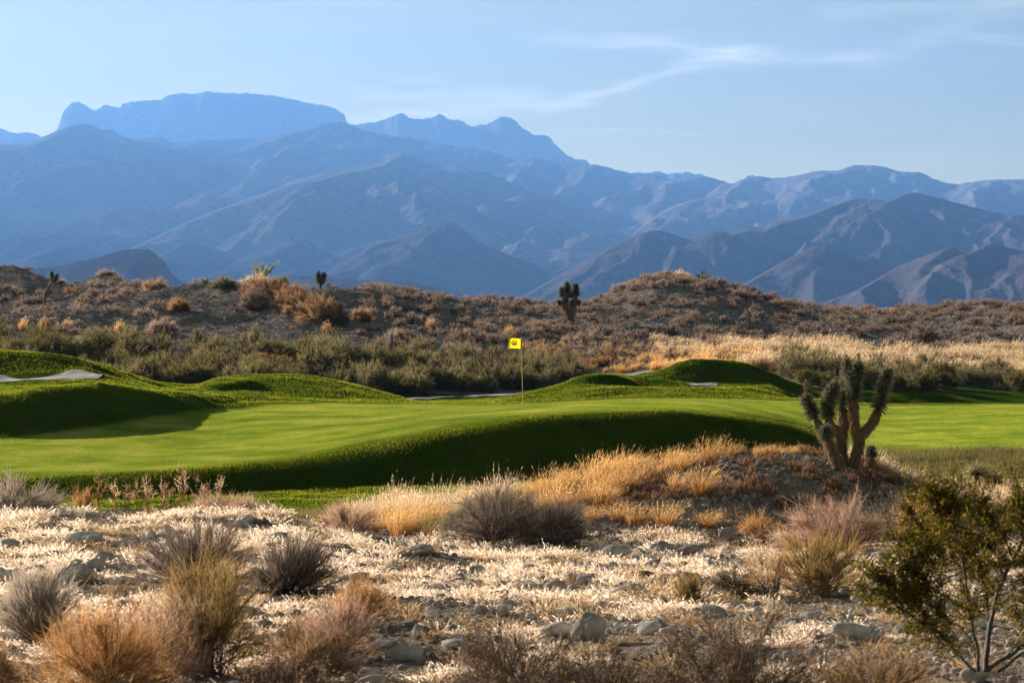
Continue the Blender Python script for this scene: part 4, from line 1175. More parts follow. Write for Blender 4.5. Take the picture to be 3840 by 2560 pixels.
# --- flagstick
def flagstick():
    D = 77.4
    x, y, z = spot(1201, D)
    e = empty('golf_flagstick', (x, y, z), 'yellow golf flag on a thin yellow pole standing on the green', 'flag')
    top = np.array([(1197.6 - CX) / F * D - x, 0, (HY - 776.5) / F * D - z])
    C = np.linspace([0, 0, -.05], top, 10)
    q = tubes(C[None], np.linspace(.013, .010, 10)[None], 10)
    m = simple_mat('yellow_pole_paint', (.55, .33, .03), (.62, .38, .04), 5, .4, .05, .01)
    pole = link('pole', mesh('pole', *q[:2], smooth=True), e, [m])
    q = tubes(np.linspace(top - [0, 0, .02], top + [0, 0, .02], 4)[None], np.array([[.013, .02, .018, .004]]), 8)
    link('finial', mesh('finial', *q[:2], smooth=True), pole, [simple_mat('white_cap', (.6, .6, .58), (.7, .7, .68), 4, .4)])
    # flag cloth: hangs from the pole to the left
    W, H = 29 / F * D, 23.5 / F * D
    nu, nv = 33, 20
    u, v = np.meshgrid(np.linspace(0, 1, nu), np.linspace(0, 1, nv), indexing='ij')
    def cloth(u, v):
        xx = top[0] - .012 - W * u * (1 + .02 * np.sin(v * 3)) + .02 * np.clip(u - .8, 0, 1) * 5 * (1 - v) ** 2
        zz_ = top[2] - .02 - H * v + .016 * np.sin(u * 3.1) + .012 * u - .012 * (u > .93) * v
        yy_ = .032 * np.sin(u * 6.0 + 1.0 * v) * u + .05 * np.clip(u - .78, 0, 1) * 4 * (1 - .4 * v)
        return np.stack([xx, yy_, zz_], -1)
    V = cloth(u, v).reshape(-1, 3)
    fm, nt, lk = new_mat('yellow_flag_cloth')
    out = nt.new('ShaderNodeOutputMaterial'); d = nt.new('ShaderNodeBsdfDiffuse'); t = nt.new('ShaderNodeBsdfTranslucent'); mx = nt.new('ShaderNodeMixShader')
    nz = N(nt, 'ShaderNodeTexNoise', Scale=9.); c = ramp(nt, lk, nz.outputs[0], [(.3, (.80, .70, .012)), (.7, (.88, .78, .02))])
    lk.new(c, d.inputs[0]); lk.new(c, t.inputs[0]); mx.inputs[0].default_value = .62
    lk.new(d.outputs[0], mx.inputs[1]); lk.new(t.outputs[0], mx.inputs[2]); lk.new(mx.outputs[0], out.inputs[0])
    fl = link('flag', mesh('flag', V, grid_faces(nu, nv), smooth=True), e, [fm])
    dk = simple_mat('black_print', (.012, .010, .008), (.02, .016, .012), 8, .8)
    # hems and sleeve
    def band(u0, u1, v0, v1, name):
        a, b = np.meshgrid(np.linspace(u0, u1, 24), np.linspace(v0, v1, 6), indexing='ij')
        P = cloth(a, b); P1 = P + [0, -.006, 0]; P2 = P + [0, .006, 0]
        Vv = np.concatenate([P1.reshape(-1, 3), P2.reshape(-1, 3)]); f = grid_faces(24, 6)
        return link(name, mesh(name, Vv, np.concatenate([f, f + 144]), smooth=True), fl, [dk])
    band(0, 1, -.03, .02, 'hem'); band(0, .98, .98, 1.03, 'hem'); band(-.05, .05, -.03, 1.03, 'sleeve')
    # round emblem
    def disc(cu, cv, ru, rv, off, mat, name, inner=0., pts=None):
        Vv = []
        if pts is not None:
            P = [cloth(np.array(cu + a * ru), np.array(cv + b_ * rv)) for a, b_ in pts]
            base = [p + [0, off, 0] for p in P]; back = [p + [0, -off, 0] for p in P]
            me = bpy.data.meshes.new(name); n = len(pts)
            me.from_pydata([tuple(p) for p in base + back], [], [list(range(n)), list(range(n, 2 * n))[::-1]]); me.update()
            return link(name, me, fl, [mat])
        n = 40; rings = np.linspace(inner, 1, 4)
        a = np.arange(n) * 2 * np.pi / n
        for side in ((off,) if inner == 0 else (off, -off)):
            for q_ in rings:
                Vv.append(cloth(cu + ru * q_ * np.cos(a), cv + rv * q_ * np.sin(a)) + [0, side, 0])
        Vv = np.concatenate(Vv); f = []
        for sd in range(1 if inner == 0 else 2):
            for k in range(3):
                for j in range(n):
                    o_ = sd * 4 * n + k * n
                    f.append([o_ + j, o_ + (j + 1) % n, o_ + n + (j + 1) % n, o_ + n + j])
        return link(name, mesh(name, Vv, np.array(f)), fl, [mat])
    tan = foliage_mat('tan_print', (.62, .42, .20), (.66, .46, .22), trans=.6, obj_var=0.)
    disc(.53, .46, .205, .285, -.006, tan, 'emblem')
    disc(.53, .46, .235, .32, -.007, dk, 'emblem_ring', .80)
    beast = [(-.45, .55), (-.40, .25), (-.55, .05), (-.38, -.05), (-.30, .12), (-.05, .20), (.15, .42), (.45, .36), (.62, .42), (.60, .60), (.50, .78), (.38, .78), (.36, .62), (.05, .66), (.02, .86), (-.12, .86), (-.14, .68), (-.30, .72), (-.30, .92), (-.42, .92)]
    disc(.53, .40, .21, .27, -.010, dk, 'emblem_animal', pts=[(-a, b_) for a, b_ in beast][::1])
    # the cup
    q = tubes(np.array([[[0, 0, .012], [0, 0, .0], [0, 0, -.1]]]), np.array([[.054, .054, .054]]), 20)
    link('cup', mesh('cup', *q[:2]), e, [simple_mat('cup_white', (.6, .6, .6), (.65, .65, .65), 3, .5)])
flagstick()

# --- gravel and rocks in the foreground
rr = np.random.default_rng(31)
peb = [rock_arrays(100 + i, 1, 6, .08) for i in range(8)]
n = 52000
p = scatter(n, (-620, 2970), (12.0, 37.5), rr)
s = .008 + .034 * rr.uniform(0, 1, n) ** 3.0 * (1 + 1.2 * (rr.uniform(0, 1, n) > .93))
s = s * (1 + .25 * (p[:, 1] - 12) / 12)
patch = np.clip(.5 + 1.3 * fbm(p[:, 0] / 1.6, p[:, 1] / 2.2, 3, 71), .25, 1.4); s = s * patch
p[:, 2] += s * .2
G1 = merge(peb, p, rr.uniform(0, 6.28, n), np.stack([s, s, s], 1))
n = 9000
p = scatter(n, (1000, 2300), (35.5, 42), rr, lambda v, d, x: gline(x, d) < 5.6)
s = .014 + .05 * rr.uniform(0, 1, n) ** 3.2; p[:, 2] += s * .3
G2 = merge(peb, p, rr.uniform(0, 6.28, n), s)
n = 7500
p = scatter(n, (-600, 2950), (13.0, 36.5), rr)
s = .022 + .04 * rr.uniform(0, 1, n) ** 2; p[:, 2] += s * .5
G3 = merge(peb, p, rr.uniform(0, 6.28, n), np.stack([s * rr.uniform(.8, 1.5, n), s, s * rr.uniform(.7, 1.2, n)], 1))
o = stuff('gravel', join([G1, G2, G3]), S_gravel, 'grey pebbles covering the ground between the tufts')
o.data.polygons.foreach_set('use_smooth', np.ones(len(o.data.polygons), bool))

RT = []
for i in range(12):
    v, f, t = rock_arrays(300 + i, 3 if i < 9 else 4, 8 + i % 5, .07)
    RT.append(mesh('rock', v, f, smooth=True)); RT[-1].materials.append(S_rock)
taken = []
def rock(vx, vy, wv, hv, label, Dr=(12, 37), k=None, mat=None, yaw=None, group=None, roll=0.):
    D = find(vx, vy, *Dr)
    x, y, z = spot(vx, D)
    k = rr.integers(0, 12) if k is None else k
    me = RT[k]
    if mat is not None:
        me = me.copy(); me.materials.clear(); me.materials.append(mat)
    o = bpy.data.objects.new('rock', me); COL.objects.link(o)
    a = wv / F * D / 2; h = hv / F * D / 2
    o.scale = (a * 1.08, a * rr.uniform(.8, 1.1), h * 1.55)
    o.rotation_euler = (roll, rr.uniform(-.15, .15), rr.uniform(-.6, .6) if yaw is None else yaw)
    o.location = (x, y, z + h * .75)
    taken.append((vx, vy, wv))
    tag(o, label, 'rock', group)
    return o
rock(1350, 1470, 86, 76, 'large upright tan boulder, the biggest rock, low in the middle of the stones', k=9)
rock(1278, 1462, 74, 44, 'flat grey rock leaning against the left side of the biggest boulder', k=10)
rock(192, 1254, 92, 42, 'broad rounded grey boulder at the left, near the turf edge', k=11)
rock(172, 1334, 96, 48, 'wide blocky grey boulder low at the left among the pale tufts', k=9)
rock(222, 1308, 44, 36, 'pointed grey rock touching the right side of the wide blocky boulder', k=3)
rock(238, 1290, 54, 30, 'rounded grey rock behind the pointed one at the left', k=4)
rock(88, 1318, 52, 30, 'grey rock left of the wide blocky boulder', k=5)
rock(22, 1260, 50, 26, 'low grey rock at the left edge of the stones', k=6)
rock(20, 1334, 44, 30, 'dark grey rock close to the left edge below the others', k=7)
rock(292, 1400, 58, 34, 'round pale rock just above the rust orange bush', k=8)
rock(965, 1276, 64, 34, 'smooth grey boulder left of the big grey dome shrub', k=10)
rock(920, 1262, 34, 22, 'small dark rock beside the smooth grey boulder', k=2)
rock(1270, 1256, 38, 24, 'round pale rock at the foot of the low dense grey shrub', k=1)
rock(1415, 1282, 66, 38, 'tilted two-tone boulder at the foot of the gravel mound', k=11)
rock(1520, 1270, 60, 34, 'grey boulder right of the tilted two-tone one', k=9)
rock(1580, 1278, 66, 36, 'pale flat boulder in the row below the gravel mound', k=10)
rock(1676, 1240, 56, 34, 'smooth light grey oval boulder on the near foot of the gravel mound', k=1)
rock(1800, 1262, 60, 28, 'pale rock beside the pinkish shrub', k=5)
rock(1440, 1310, 40, 22, 'dark wedge rock below the tilted boulder', k=3)
rock(1485, 1332, 46, 24, 'dull red rock, the only red one on the stones', k=6, mat=S_red)
rock(1060, 1362, 46, 26, 'dark rock in the middle of the stones, left one of a pair', k=7)
rock(1212, 1356, 52, 28, 'dark rounded rock under a pale tuft, right one of a pair', k=8)
rock(1096, 1320, 36, 30, 'upright grey rock in the middle of the stones', k=2)
rock(962, 1462, 36, 36, 'dark cube-shaped rock in the lower middle of the stones', k=4)
rock(918, 1484, 40, 26, 'small pale rounded rock left of the dark cube-shaped one', k=5)
rock(990, 1418, 34, 28, 'small brown rock above the dark cube-shaped one', k=0)
rock(1710, 1352, 54, 40, 'tan boulder left of the pale green bush', k=9)
rock(2120, 1450, 60, 34, 'pale rock under the dark green bush', k=11, Dr=(12, 30))
rock(1660, 1330, 36, 22, 'grey rock in pale straw right of the small tuft bush', k=6)
rock(480, 1212, 40, 18, 'flat rock at the turf edge behind the dark fan shrub', k=3, Dr=(28, 37))
rock(872, 1218, 40, 24, 'dark rock in the golden grass left of the big dome shrub', k=7, Dr=(30, 38))
rock(1600, 1425, 40, 24, 'grey rock alone right of the biggest boulder', k=2)
rock(700, 1262, 30, 22, 'small dark rock right behind the bristly leaning shrub', k=5, Dr=(28, 37))
ng = 0
lab = {0: 'fist-sized grey stone on the near stones at the bottom', 1: 'grey stone among pale tufts on the middle stones', 2: 'grey stone near the far edge of the stones'}
cand = scatter(420, (-20, 2370), (13.5, 35.5), rr)
for q in cand:
    vx = CX + F * q[0] / q[1]; vy = HY - F * q[2] / q[1]
    if any(abs(vx - a) < w_ * .6 and abs(vy - b_) < 26 for a, b_, w_ in taken):
        continue
    if ng >= 260:
        break
    k = int(rr.integers(0, 9)); o = bpy.data.objects.new('rock', RT[k]); COL.objects.link(o)
    s_ = .045 + .085 * rr.uniform() ** 1.8
    o.scale = (s_ * rr.uniform(.9, 1.5), s_ * rr.uniform(.8, 1.3), s_ * rr.uniform(.7, 1.1))
    o.rotation_euler = (rr.uniform(-.3, .3), rr.uniform(-.3, .3), rr.uniform(0, 6.28)); o.location = (q[0], q[1], q[2] + s_ * .42)
    z_ = 0 if q[1] < 20 else 1 if q[1] < 28 else 2
    tag(o, lab[z_], 'rock', ('stones at the bottom', 'stones on the middle flat', 'stones near the turf edge')[z_]); ng += 1

# --- pale fluffy tufts over the stones
rr = np.random.default_rng(51)
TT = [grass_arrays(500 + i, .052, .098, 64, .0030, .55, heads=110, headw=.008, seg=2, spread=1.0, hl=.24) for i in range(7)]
n = 5400
def tuft_mask(v, d, x):
    f = .8 * fbm(x / 1.3, d / 2.2, 3, 33) + .35 * fbm(x / .35, d / .5, 2, 34)
    thr = .03 + .26 * smooth01(21, 15, d) * smooth01(600, 900, v)
    return (f > thr) & ~((v > 2080) & (d < 20))
p = scatter(n, (-620, 2960), (14.0, 35.8), rr, tuft_mask)
def clear_rocks(p):
    ok = np.ones(len(p), bool)
    for o in [q for q in bpy.data.objects if q.name.split('.')[0] == 'rock']:
        ok &= ((p[:, 0] - o.location.x) / (o.scale[0] * 1.15)) ** 2 + ((p[:, 1] - o.location.y + o.scale[1] * .9) / (o.scale[1] * 2.2)) ** 2 > 1
    return p[ok]
p = clear_rocks(p); n = len(p)
s = (.4 + 1.25 * rr.uniform(0, 1, n) ** 2.0) * (.8 + .35 * smooth01(18, 30, p[:, 1]))
T_ = merge(TT, p, rr.uniform(0, 6.28, n), s, slope2(p))
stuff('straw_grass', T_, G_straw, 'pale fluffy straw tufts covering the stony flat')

n = 850
p = scatter(n, (-620, 2960), (13.5, 36), rr, lambda v, d, x: fbm(x / .9, d / 1.2, 3, 47) > .03)
p = clear_rocks(p); n = len(p)
T_ = merge([grass_arrays(560 + i, .05, .13, 60, .0036, .5, heads=30, headw=.006, seg=2, spread=.8, hl=.2) for i in range(6)], p, rr.uniform(0, 6.28, n), rr.uniform(.5, 1.7, n), slope2(p))
stuff('tan_grass', T_, foliage_mat('tan_straw', (.14, .075, .03), (.30, .18, .08), (.50, .34, .18), (.5, 1.), .5, .2), 'tan and rusty low tufts mixed among the pale straw')
# fallen straws and twigs lying between the tufts
n = 22000
p = scatter(n, (-600, 2950), (12.5, 36), rr)
d = rr.normal(size=(n, 3)); d[:, 2] = rr.uniform(0, .5, n); d = unit(d)
stuff('litter', ribbons(p + [0, 0, .012], d, rr.uniform(.03, .11, n), .0035, 2, rr.normal(0, .3, (n, 3)) * [1, 1, .2], rr), G_blond, 'fallen straws and twigs lying on the stones')
# --- golden grass clumps
rr = np.random.default_rng(61)
GT = []
for i in range(7):
    a = grass_arrays(600 + i, .13, .60, 260, .0055, .3, lean=(.22, .02), heads=260, headw=.009, seg=4, spread=.5, hl=.10)
    me = mesh('golden_grass', *a[:2], t=a[2]); me.materials.append(G_gold); GT.append(me)
BT = []
for i in range(5):
    a = grass_arrays(640 + i, .16, .52, 260, .006, .2, lean=(.1, .02), heads=240, headw=.012, seg=3, spread=.35, hl=.09)
    me = mesh('tan_grass', *a[:2], t=a[2]); me.materials.append(G_blond); BT.append(me)
def clump(T, x, y, z, sc_, label, group, name, zs=1.):
    me = T[int(rr.integers(0, len(T)))]
    o = bpy.data.objects.new(name, me); COL.objects.link(o)
    o.location = (x, y, z - .02); o.scale = (sc_, sc_, sc_ * zs); o.rotation_euler = (0, 0, rr.uniform(-.5, .5))
    tag(o, label, 'grass clump', group)
def clumps(T, n, vx, D, sc_, label, group, name, mask=None):
    for q in scatter(n, vx, D, rr, mask):
        clump(T, q[0], q[1], q[2], rr.uniform(*sc_), label, group, name, rr.uniform(.8, 1.15))
clumps(GT, 24, (865, 1020), (35.5, 39.5), (.5, .85), 'golden grass clump left of the big grey dome shrub', 'golden grass left of the dome shrub', 'grass_clump')
clumps(GT, 32, (1190, 1450), (37.8, 41.5), (.5, .95), 'golden grass clump on the crest behind the big grey dome shrub', 'golden grass behind the dome shrub', 'grass_clump')
clumps(GT, 16, (1430, 1680), (39.5, 41.5), (.45, .75), 'golden grass clump along the left crest of the gravel mound', 'golden grass on the mound crest', 'grass_clump')
clumps(GT, 9, (1330, 1660), (35.8, 38.8), (.45, .8), 'golden grass clump on the near slope of the gravel mound', 'golden grass on the mound slope', 'grass_clump')
clumps(GT, 7, (1690, 1880), (39.8, 41.2), (.3, .5), 'short golden grass clump behind the mound top left of the spiky tree', 'short golden grass by the tree', 'grass_clump')
clumps(BT, 34, (820, 1030), (38.5, 43.0), (.7, 1.1), 'tan seeded grass clump at the near edge of the dark green slope', 'tan grass by the turf', 'grass_clump')
clumps(BT, 16, (1030, 1250), (40, 43.5), (.7, 1.1), 'tan grass clump rising before the dark slope behind the dome shrub', 'tan grass behind the dome shrub', 'grass_clump')
for i in range(11):
    wx = 235 + i * 27 + rr.uniform(-8, 8); D = rr.uniform(36.5, 38.3); q = spot(wx, D)
    a = bush_arrays(1200 + i, .16, rr.uniform(.42, .62), stems=7, twigs=70, tl=.09, w=.009, sw=.006, upr=.35, up0=.35, jitter=.6, leaf=60, leaf_size=.02)
    j = join([a[0], a[1], a[2]]); me = mesh('weed', *j[:2], t=j[2]); me.materials.append((G_brown, G_blond, G_pink)[i % 3])
    o = bpy.data.objects.new('weed_stalk', me); COL.objects.link(o); o.location = q
    tag(o, 'thin dry branching weed against the dark grass slope at the left', 'weed', 'dry weeds before the turf strip')
clumps(BT, 60, (2010, 2400), (41, 47), (.7, 1.1), 'blond grass clump on the flat right of the gravel mound', 'blond grass right of the mound', 'grass_clump')
# rusty weeds over the mound (nobody could count them)
WT = [bush_arrays(700 + i, .11, .12, stems=9, twigs=60, tl=.05, w=.0055, sw=.003) for i in range(5)]
WT = [join([a[0], a[1]]) for a in WT]
def mound_mask(v, d, x):
    return (gline(x, d) < 5.7) & (fbm(x / .8, d / .9, 3, 44) > .04)
p = scatter(620, (1380, 2180), (36, 41.5), rr, mound_mask)
stuff('weeds', merge(WT, p, rr.uniform(0, 6.28, len(p)), rr.uniform(.5, 1.5, len(p)), slope2(p)), G_rust, 'rusty low weeds over the gravel mound')
# rough native grass between mound and turf on the right, and along the turf edge
RG = [grass_arrays(720 + i, .12, .26, 60, .009, .3, heads=18, headw=.012, seg=2, spread=.5) for i in range(5)]
def right_rough(v, d, x):
    l = gline(x, d); return (l > 5.3) & (l < 7.05)
p = scatter(4000, (1930, 2680), (42, 60.5), rr, right_rough)
stuff('rough_grass', merge(RG, p, rr.uniform(0, 6.28, len(p)), rr.uniform(.6, 1.3, len(p))), G_weed, 'olive rough grass between the mound and the turf')
p = scatter(2800, (1950, 2780), (40, 46.5), rr)
stuff('dry_grass', merge(RG, p, rr.uniform(0, 6.28, len(p)), rr.uniform(.7, 1.5, len(p))), G_blond, 'blond dry grass on the flat right of the mound')
def left_edge(v, d, x):
    l = gline(x, d); return (l > 4.3) & (l < 5.75) & (fbm(x / 1.2, d / .8, 2, 45) > -.05)
p = scatter(900, (600, 1250), (36, 43), rr, left_edge)
stuff('weeds', merge(RG, p, rr.uniform(0, 6.28, len(p)), rr.uniform(.5, 1.1, len(p))), G_weed, 'green weeds where the stones meet the turf')

# --- brushy bank behind the green
rr = np.random.default_rng(81)
KB = []
for i in range(8):
    a = bush_arrays(800 + i, .75, 1.0, stems=46, twigs=1500, tl=.26, w=.016, sw=.012, upr=.75, up0=.3, jitter=.35, tseg=1, leaf=1500, leaf_size=.06, bulge=.1)
    KB.append(a)
def bank_meshes(mat):
    out = []
    for a in KB:
        j = join([a[1], a[2]])
        m_ = mesh('foliage', *j[:2], t=j[2]); m_.materials.append(mat)
        b_ = mesh('branches', *a[0][:2], t=a[0][2]); b_.materials.append(G_stem)
        out.append((b_, m_))
    return out
KO, KS = bank_meshes(G_olive), bank_meshes(G_sage)
KY, KR = bank_meshes(G_broom), bank_meshes(G_rust)
def bank(n, vx, D, kinds, sc_, label, group, mask=None, hz_=(.8, 1.2), name='bank_shrub'):
    for q in scatter(n, vx, D, rr, mask, False):
        T = kinds[int(rr.integers(0, len(kinds)))]; b_, f_ = T[int(rr.integers(0, len(T)))]
        s_ = rr.uniform(*sc_)
        e = empty(name, (q[0], q[1], q[2] - .03), label, 'shrub', group)
        e.rotation_euler = (0, 0, rr.uniform(0, 6.28)); e.scale = (s_, s_, s_ * rr.uniform(*hz_))
        for me_, nm in ((b_, 'branches'), (f_, 'foliage')):
            o = bpy.data.objects.new(nm, me_); COL.objects.link(o); o.parent = e
bl = lambda lo_, hi_: (lambda v, d, x: (gline(x, d) > lo_) & (gline(x, d) < hi_))
bank(64, (-20, 450), (104, 119), [KO, KO, KS], (.8, 1.2), 'olive shrub on the bank behind the left bunker', 'shrubs behind the left bunker', bl(16.6, 18.1))
bank(84, (440, 960), (106, 121), [KO, KS], (.75, 1.15), 'olive shrub on the bank behind the middle grassy mound', 'shrubs behind the middle mound', bl(16.6, 18.1))
bank(70, (900, 1340), (113, 127), [KO, KS, KS], (.7, 1.1), 'grey-green shrub on the bank behind the flag', 'shrubs behind the flag', lambda v, d, x: bl(17.05, 18.2)(v, d, x) & (d > 2 + pchip([880, 1000, 1080, 1180, 1300, 1400, 1500, 1650], [101, 104.8, 107.3, 111.5, 117, 121, 124.2, 128], v)))
bank(90, (1790, 2400), (116, 134), [KO, KS], (.7, 1.05), 'olive shrub beyond the fairway on the right', 'shrubs right beyond the fairway', bl(16.4, 18.3))
bank(14, (560, 700), (115, 120), [KY], (.6, .85), 'yellowish brown shrub topping the bank left of the flag', 'yellowish shrubs on the bank', bl(17.6, 18.3), (.6, .8))
bank(8, (100, 330), (113, 118), [KY], (.6, .9), 'yellowish shrub on the bank above the left bunker', 'yellowish shrubs above the bunker', bl(17.4, 18.3), (.7, .9))
bank(16, (1230, 1420), (122, 134), [KR, KR, KY], (.5, .8), 'reddish shrub at the foot of the brown slope right of the flag', 'reddish shrubs right of the flag', bl(17.9, 19.0), (.6, .9))

bank(34, (1700, 2400), (128, 148), [bank_meshes(G_scrub), bank_meshes(G_brown)], (.5, .85), 'brown shrub standing in the blond grass on the right', 'brown shrubs in the blond grass', bl(18.0, 19.2), (.6, .9))
# --- the big shrubs on the left ridge
def ridge_bush(label, vx, vy, D, wv, top, mat, seed, name='ridge_shrub', **kw):
    D = find(vx, vy, D - 12, D + 1) if D < 153 else D
    x, y, z = spot(vx, D)
    s_ = wv / 2 / F * D; H = max((HY - top) / F * D - z, .3)
    a = bush_arrays(seed, s_ * .9, H * .88, **{**dict(stems=70, twigs=3000, tl=.28, w=.02, sw=.018, upr=.8, jitter=.45, tseg=1), **kw})
    e = empty(name, (x, y, z - .05), label, 'shrub')
    link('branches', mesh('branches', *a[0][:2], t=a[0][2]), e, [G_stem])
    link('twigs', mesh('twigs', *a[1][:2], t=a[1][2]), e, [mat])
ridge_bush('tall russet shrub under the yellow plumes on the left ridge', 610, 690, 150, 120, 640, G_rust, 901, twigs=5000)
ridge_bush('russet shrub on the ridge right of the tallest russet one', 668, 706, 148, 100, 650, G_rust, 902)
ridge_bush('dark brown shrub sloping down the right end of the left ridge', 735, 740, 145, 110, 676, G_brown, 903)
ridge_bush('dark shrub below the russet one on the ridge', 690, 722, 146, 100, 668, G_brown, 904)
ridge_bush('dark grey shrub below the yellow plumes', 585, 712, 146, 80, 670, G_grey, 905)
ridge_bush('dark grey shrub lowest on the right end of the ridge', 770, 748, 143, 64, 700, G_grey, 906)
ridge_bush('pale yellow green shrub on the ridge left of the plumes', 515, 664, 152, 66, 640, G_weed, 907)
ridge_bush('bright green shrub beside the yellow plumes', 640, 668, 152, 50, 636, G_weed, 908)
ridge_bush('blond grassy shrub around the foot of the yellow plumes', 590, 668, 152, 100, 632, G_blond, 909, upr=.6)
ridge_bush('dark brown shrub on the left skyline', 358, 672, 150, 66, 646, G_brown, 910)
ridge_bush('dark shrub halfway up the grey gravel slope', 410, 712, 138, 54, 690, G_brown, 911)
ridge_bush('round tan shrub at the foot of the grey gravel slope', 370, 768, 129, 62, 736, G_scrub, 912)
ridge_bush('tan shrub on the left skyline hump', 245, 640, 174, 50, 624, G_scrub, 913)
ridge_bush('dark brown shrub on the slope right of the ridge', 830, 738, 142, 50, 712, G_brown, 914)
ridge_bush('round brown shrub low on the slope left of the flag', 912, 790, 131, 48, 762, G_scrub, 915)
ridge_bush('brown shrub on the very top of the right hill', 1525, 640, 183, 50, 624, G_brown, 916)
ridge_bush('round brown shrub on the left shoulder of the right hill', 1425, 682, 176, 34, 656, G_scrub, 917)
ridge_bush('blond grass shrub on the top of the right hill', 1562, 642, 183, 46, 626, G_blond, 918, upr=.5)
ridge_bush('wide brown shrub high at the right edge of the scrub slope', 2335, 750, 162, 60, 722, G_scrub, 919)
ridge_bush('twin-topped pale brown shrub on the right slope', 2120, 768, 156, 70, 745, G_scrub, 920)
# plumes
def plumes():
    D = 151.; b = spot(606, D)
    e = empty('plume_plant', b, 'tall yellow green flower plumes rising from the left ridge', 'plant')
    r = np.random.default_rng(17)
    for tx, ty in ((583, 604), (589, 608), (596, 602), (602, 607), (607, 598), (612, 610), (618, 612), (624, 616), (641, 600), (630, 606), (578, 612)):
        base = np.array([(600 + (tx - 606) * .4 - CX) / F * D, D + r.normal(0, .2), b[2]]) - b
        tip = np.array([(tx - CX) / F * D, D, (HY - ty) / F * D]) - b
        mid = base * .45 + tip * .55; mid[0] = base[0] * .75 + tip[0] * .25
        C = resample(np.array([base, mid, tip]), 12)
        st = tubes(C[None], np.linspace(.022, .008, 12)[None], 4)
        n = 110; s_ = r.uniform(.5, 1, n)
        P = np.stack([np.interp(s_, np.linspace(0, 1, 12), C[:, i]) for i in range(3)], -1)
        q = ribbons(P, unit(rnd_dir(r, n) + [0, 0, .5]), .14 * r.uniform(.5, 1.2, n) * (1.25 - s_ * .7), .05, 1, None, r)
        j = join([st, q]); link('plume', mesh('plume', *j[:2], t=j[2]), e, [G_plume])
plumes()

# --- scrub on the desert slopes
SB = []
for i in range(9):
    a = bush_arrays(950 + i, .5, .42, stems=34, twigs=360, tl=.15, w=.02, sw=.012, upr=.95, up0=.45, jitter=.5, tseg=1)
    SB.append(join([a[0], a[1]]))
SM = []
for i, a in enumerate(SB):
    for mt in ((G_scrub, G_scrub, G_scrub_or)[i % 3], G_scrub):
        me = mesh('scrub_bush', *a[:2], t=a[2]); me.materials.append(mt); SM.append(me)
rr = np.random.default_rng(99)
def scrub_mask(lo_, hi_, thr=-.1, cl=3.5):
    def f(v, d, x):
        l = gline(x, d)
        ok = (l > lo_) & (l < hi_) & (fbm(x / cl, d / cl, 3, 57) > thr)
        return ok & ~((v > 300) & (v < 820) & (l > 18.6) & (l < 20.9) & (rr.uniform(0, 1, len(v)) > .12))
    return f
def scrub(n, vx, D, sc_, label, group, mask):
    for q in scatter(n, vx, D, rr, mask, False):
        o = bpy.data.objects.new('scrub_bush', SM[int(rr.integers(0, len(SM)))]); COL.objects.link(o)
        s_ = rr.uniform(*sc_); o.location = (q[0], q[1], q[2] - .03); o.scale = (s_ * rr.uniform(.9, 1.3), s_, s_ * rr.uniform(.8, 1.2))
        o.rotation_euler = (0, 0, rr.uniform(0, 6.28)); tag(o, label, 'shrub', group)
scrub(90, (1300, 2380), (128, 150), (.8, 1.5), 'rounded tan scrub bush low on the right slope above the blond grass', 'scrub low on the right slope', scrub_mask(18.4, 20.1, -.05))
scrub(60, (850, 1400), (124, 150), (.7, 1.35), 'rounded tan scrub bush low on the slope right and left of the flag', 'scrub on the middle slope', scrub_mask(18.1, 20.1, -.05))
scrub(60, (-20, 480), (124, 168), (.6, 1.2), 'brown scrub bush on the left gravel slopes', 'scrub on the left slopes', scrub_mask(18.2, 22.0, 0))
scrub(80, (1350, 2380), (170, 197), (.7, 1.4), 'brown scrub bush on the skyline of the right hills', 'scrub along the right skyline', scrub_mask(20.8, 22.15, -.2))
p = scatter(1150, (830, 2420), (128, 198), rr, scrub_mask(18.3, 22.2, -.22), True)
q1 = merge(SB, p, rr.uniform(0, 6.28, len(p)), rr.uniform(.45, 1.15, len(p)))
p = scatter(200, (-40, 900), (126, 176), rr, scrub_mask(18.2, 22.2, -.05), True)
q2 = merge(SB, p, rr.uniform(0, 6.28, len(p)), rr.uniform(.4, .9, len(p)))
stuff('desert_scrub', join([q1, q2]), G_scrub, 'countless smaller scrub bushes over the brown slopes')
# stones on the slopes
n = 16000
p = scatter(n, (-60, 2420), (122, 190), rr, lambda v, d, x: (gline(x, d) > 18.1) & (gline(x, d) < 22.1))
s = .05 + .15 * rr.uniform(0, 1, n) ** 4
stuff('gravel', merge(peb, p, rr.uniform(0, 6.28, n), s), S_hill, 'loose stones scattered over the desert slopes')
# blond grass at the foot of the right slope
HG = [grass_arrays(760 + i, .32, .75, 120, .022, .2, lean=(.22, 0), heads=60, headw=.035, seg=3, spread=.3) for i in range(5)]
def hg_mask(v, d, x):
    l = gline(x, d); return (l > 17.75) & (l < 19.05) & (fbm(x / 4, d / 4, 3, 66) > -.08 + .25 * smooth01(1900, 1650, v))
p = scatter(1250, (1650, 2480), (124, 150), rr, hg_mask, False)
q1 = merge(HG, p, rr.uniform(-.3, .3, len(p)), rr.uniform(.6, 1.2, len(p)))
p = scatter(70, (1500, 1800), (136, 146), rr, lambda v, d, x: (gline(x, d) > 18.5) & (gline(x, d) < 19.4) & (fbm(x / 3, d / 3, 2, 67) > 0), False)
q2 = merge(HG, p, rr.uniform(-.3, .3, len(p)), rr.uniform(.6, 1.1, len(p)))
stuff('blond_grass', join([q1, q2]), G_blond, 'tall blond grass along the foot of the right slope')
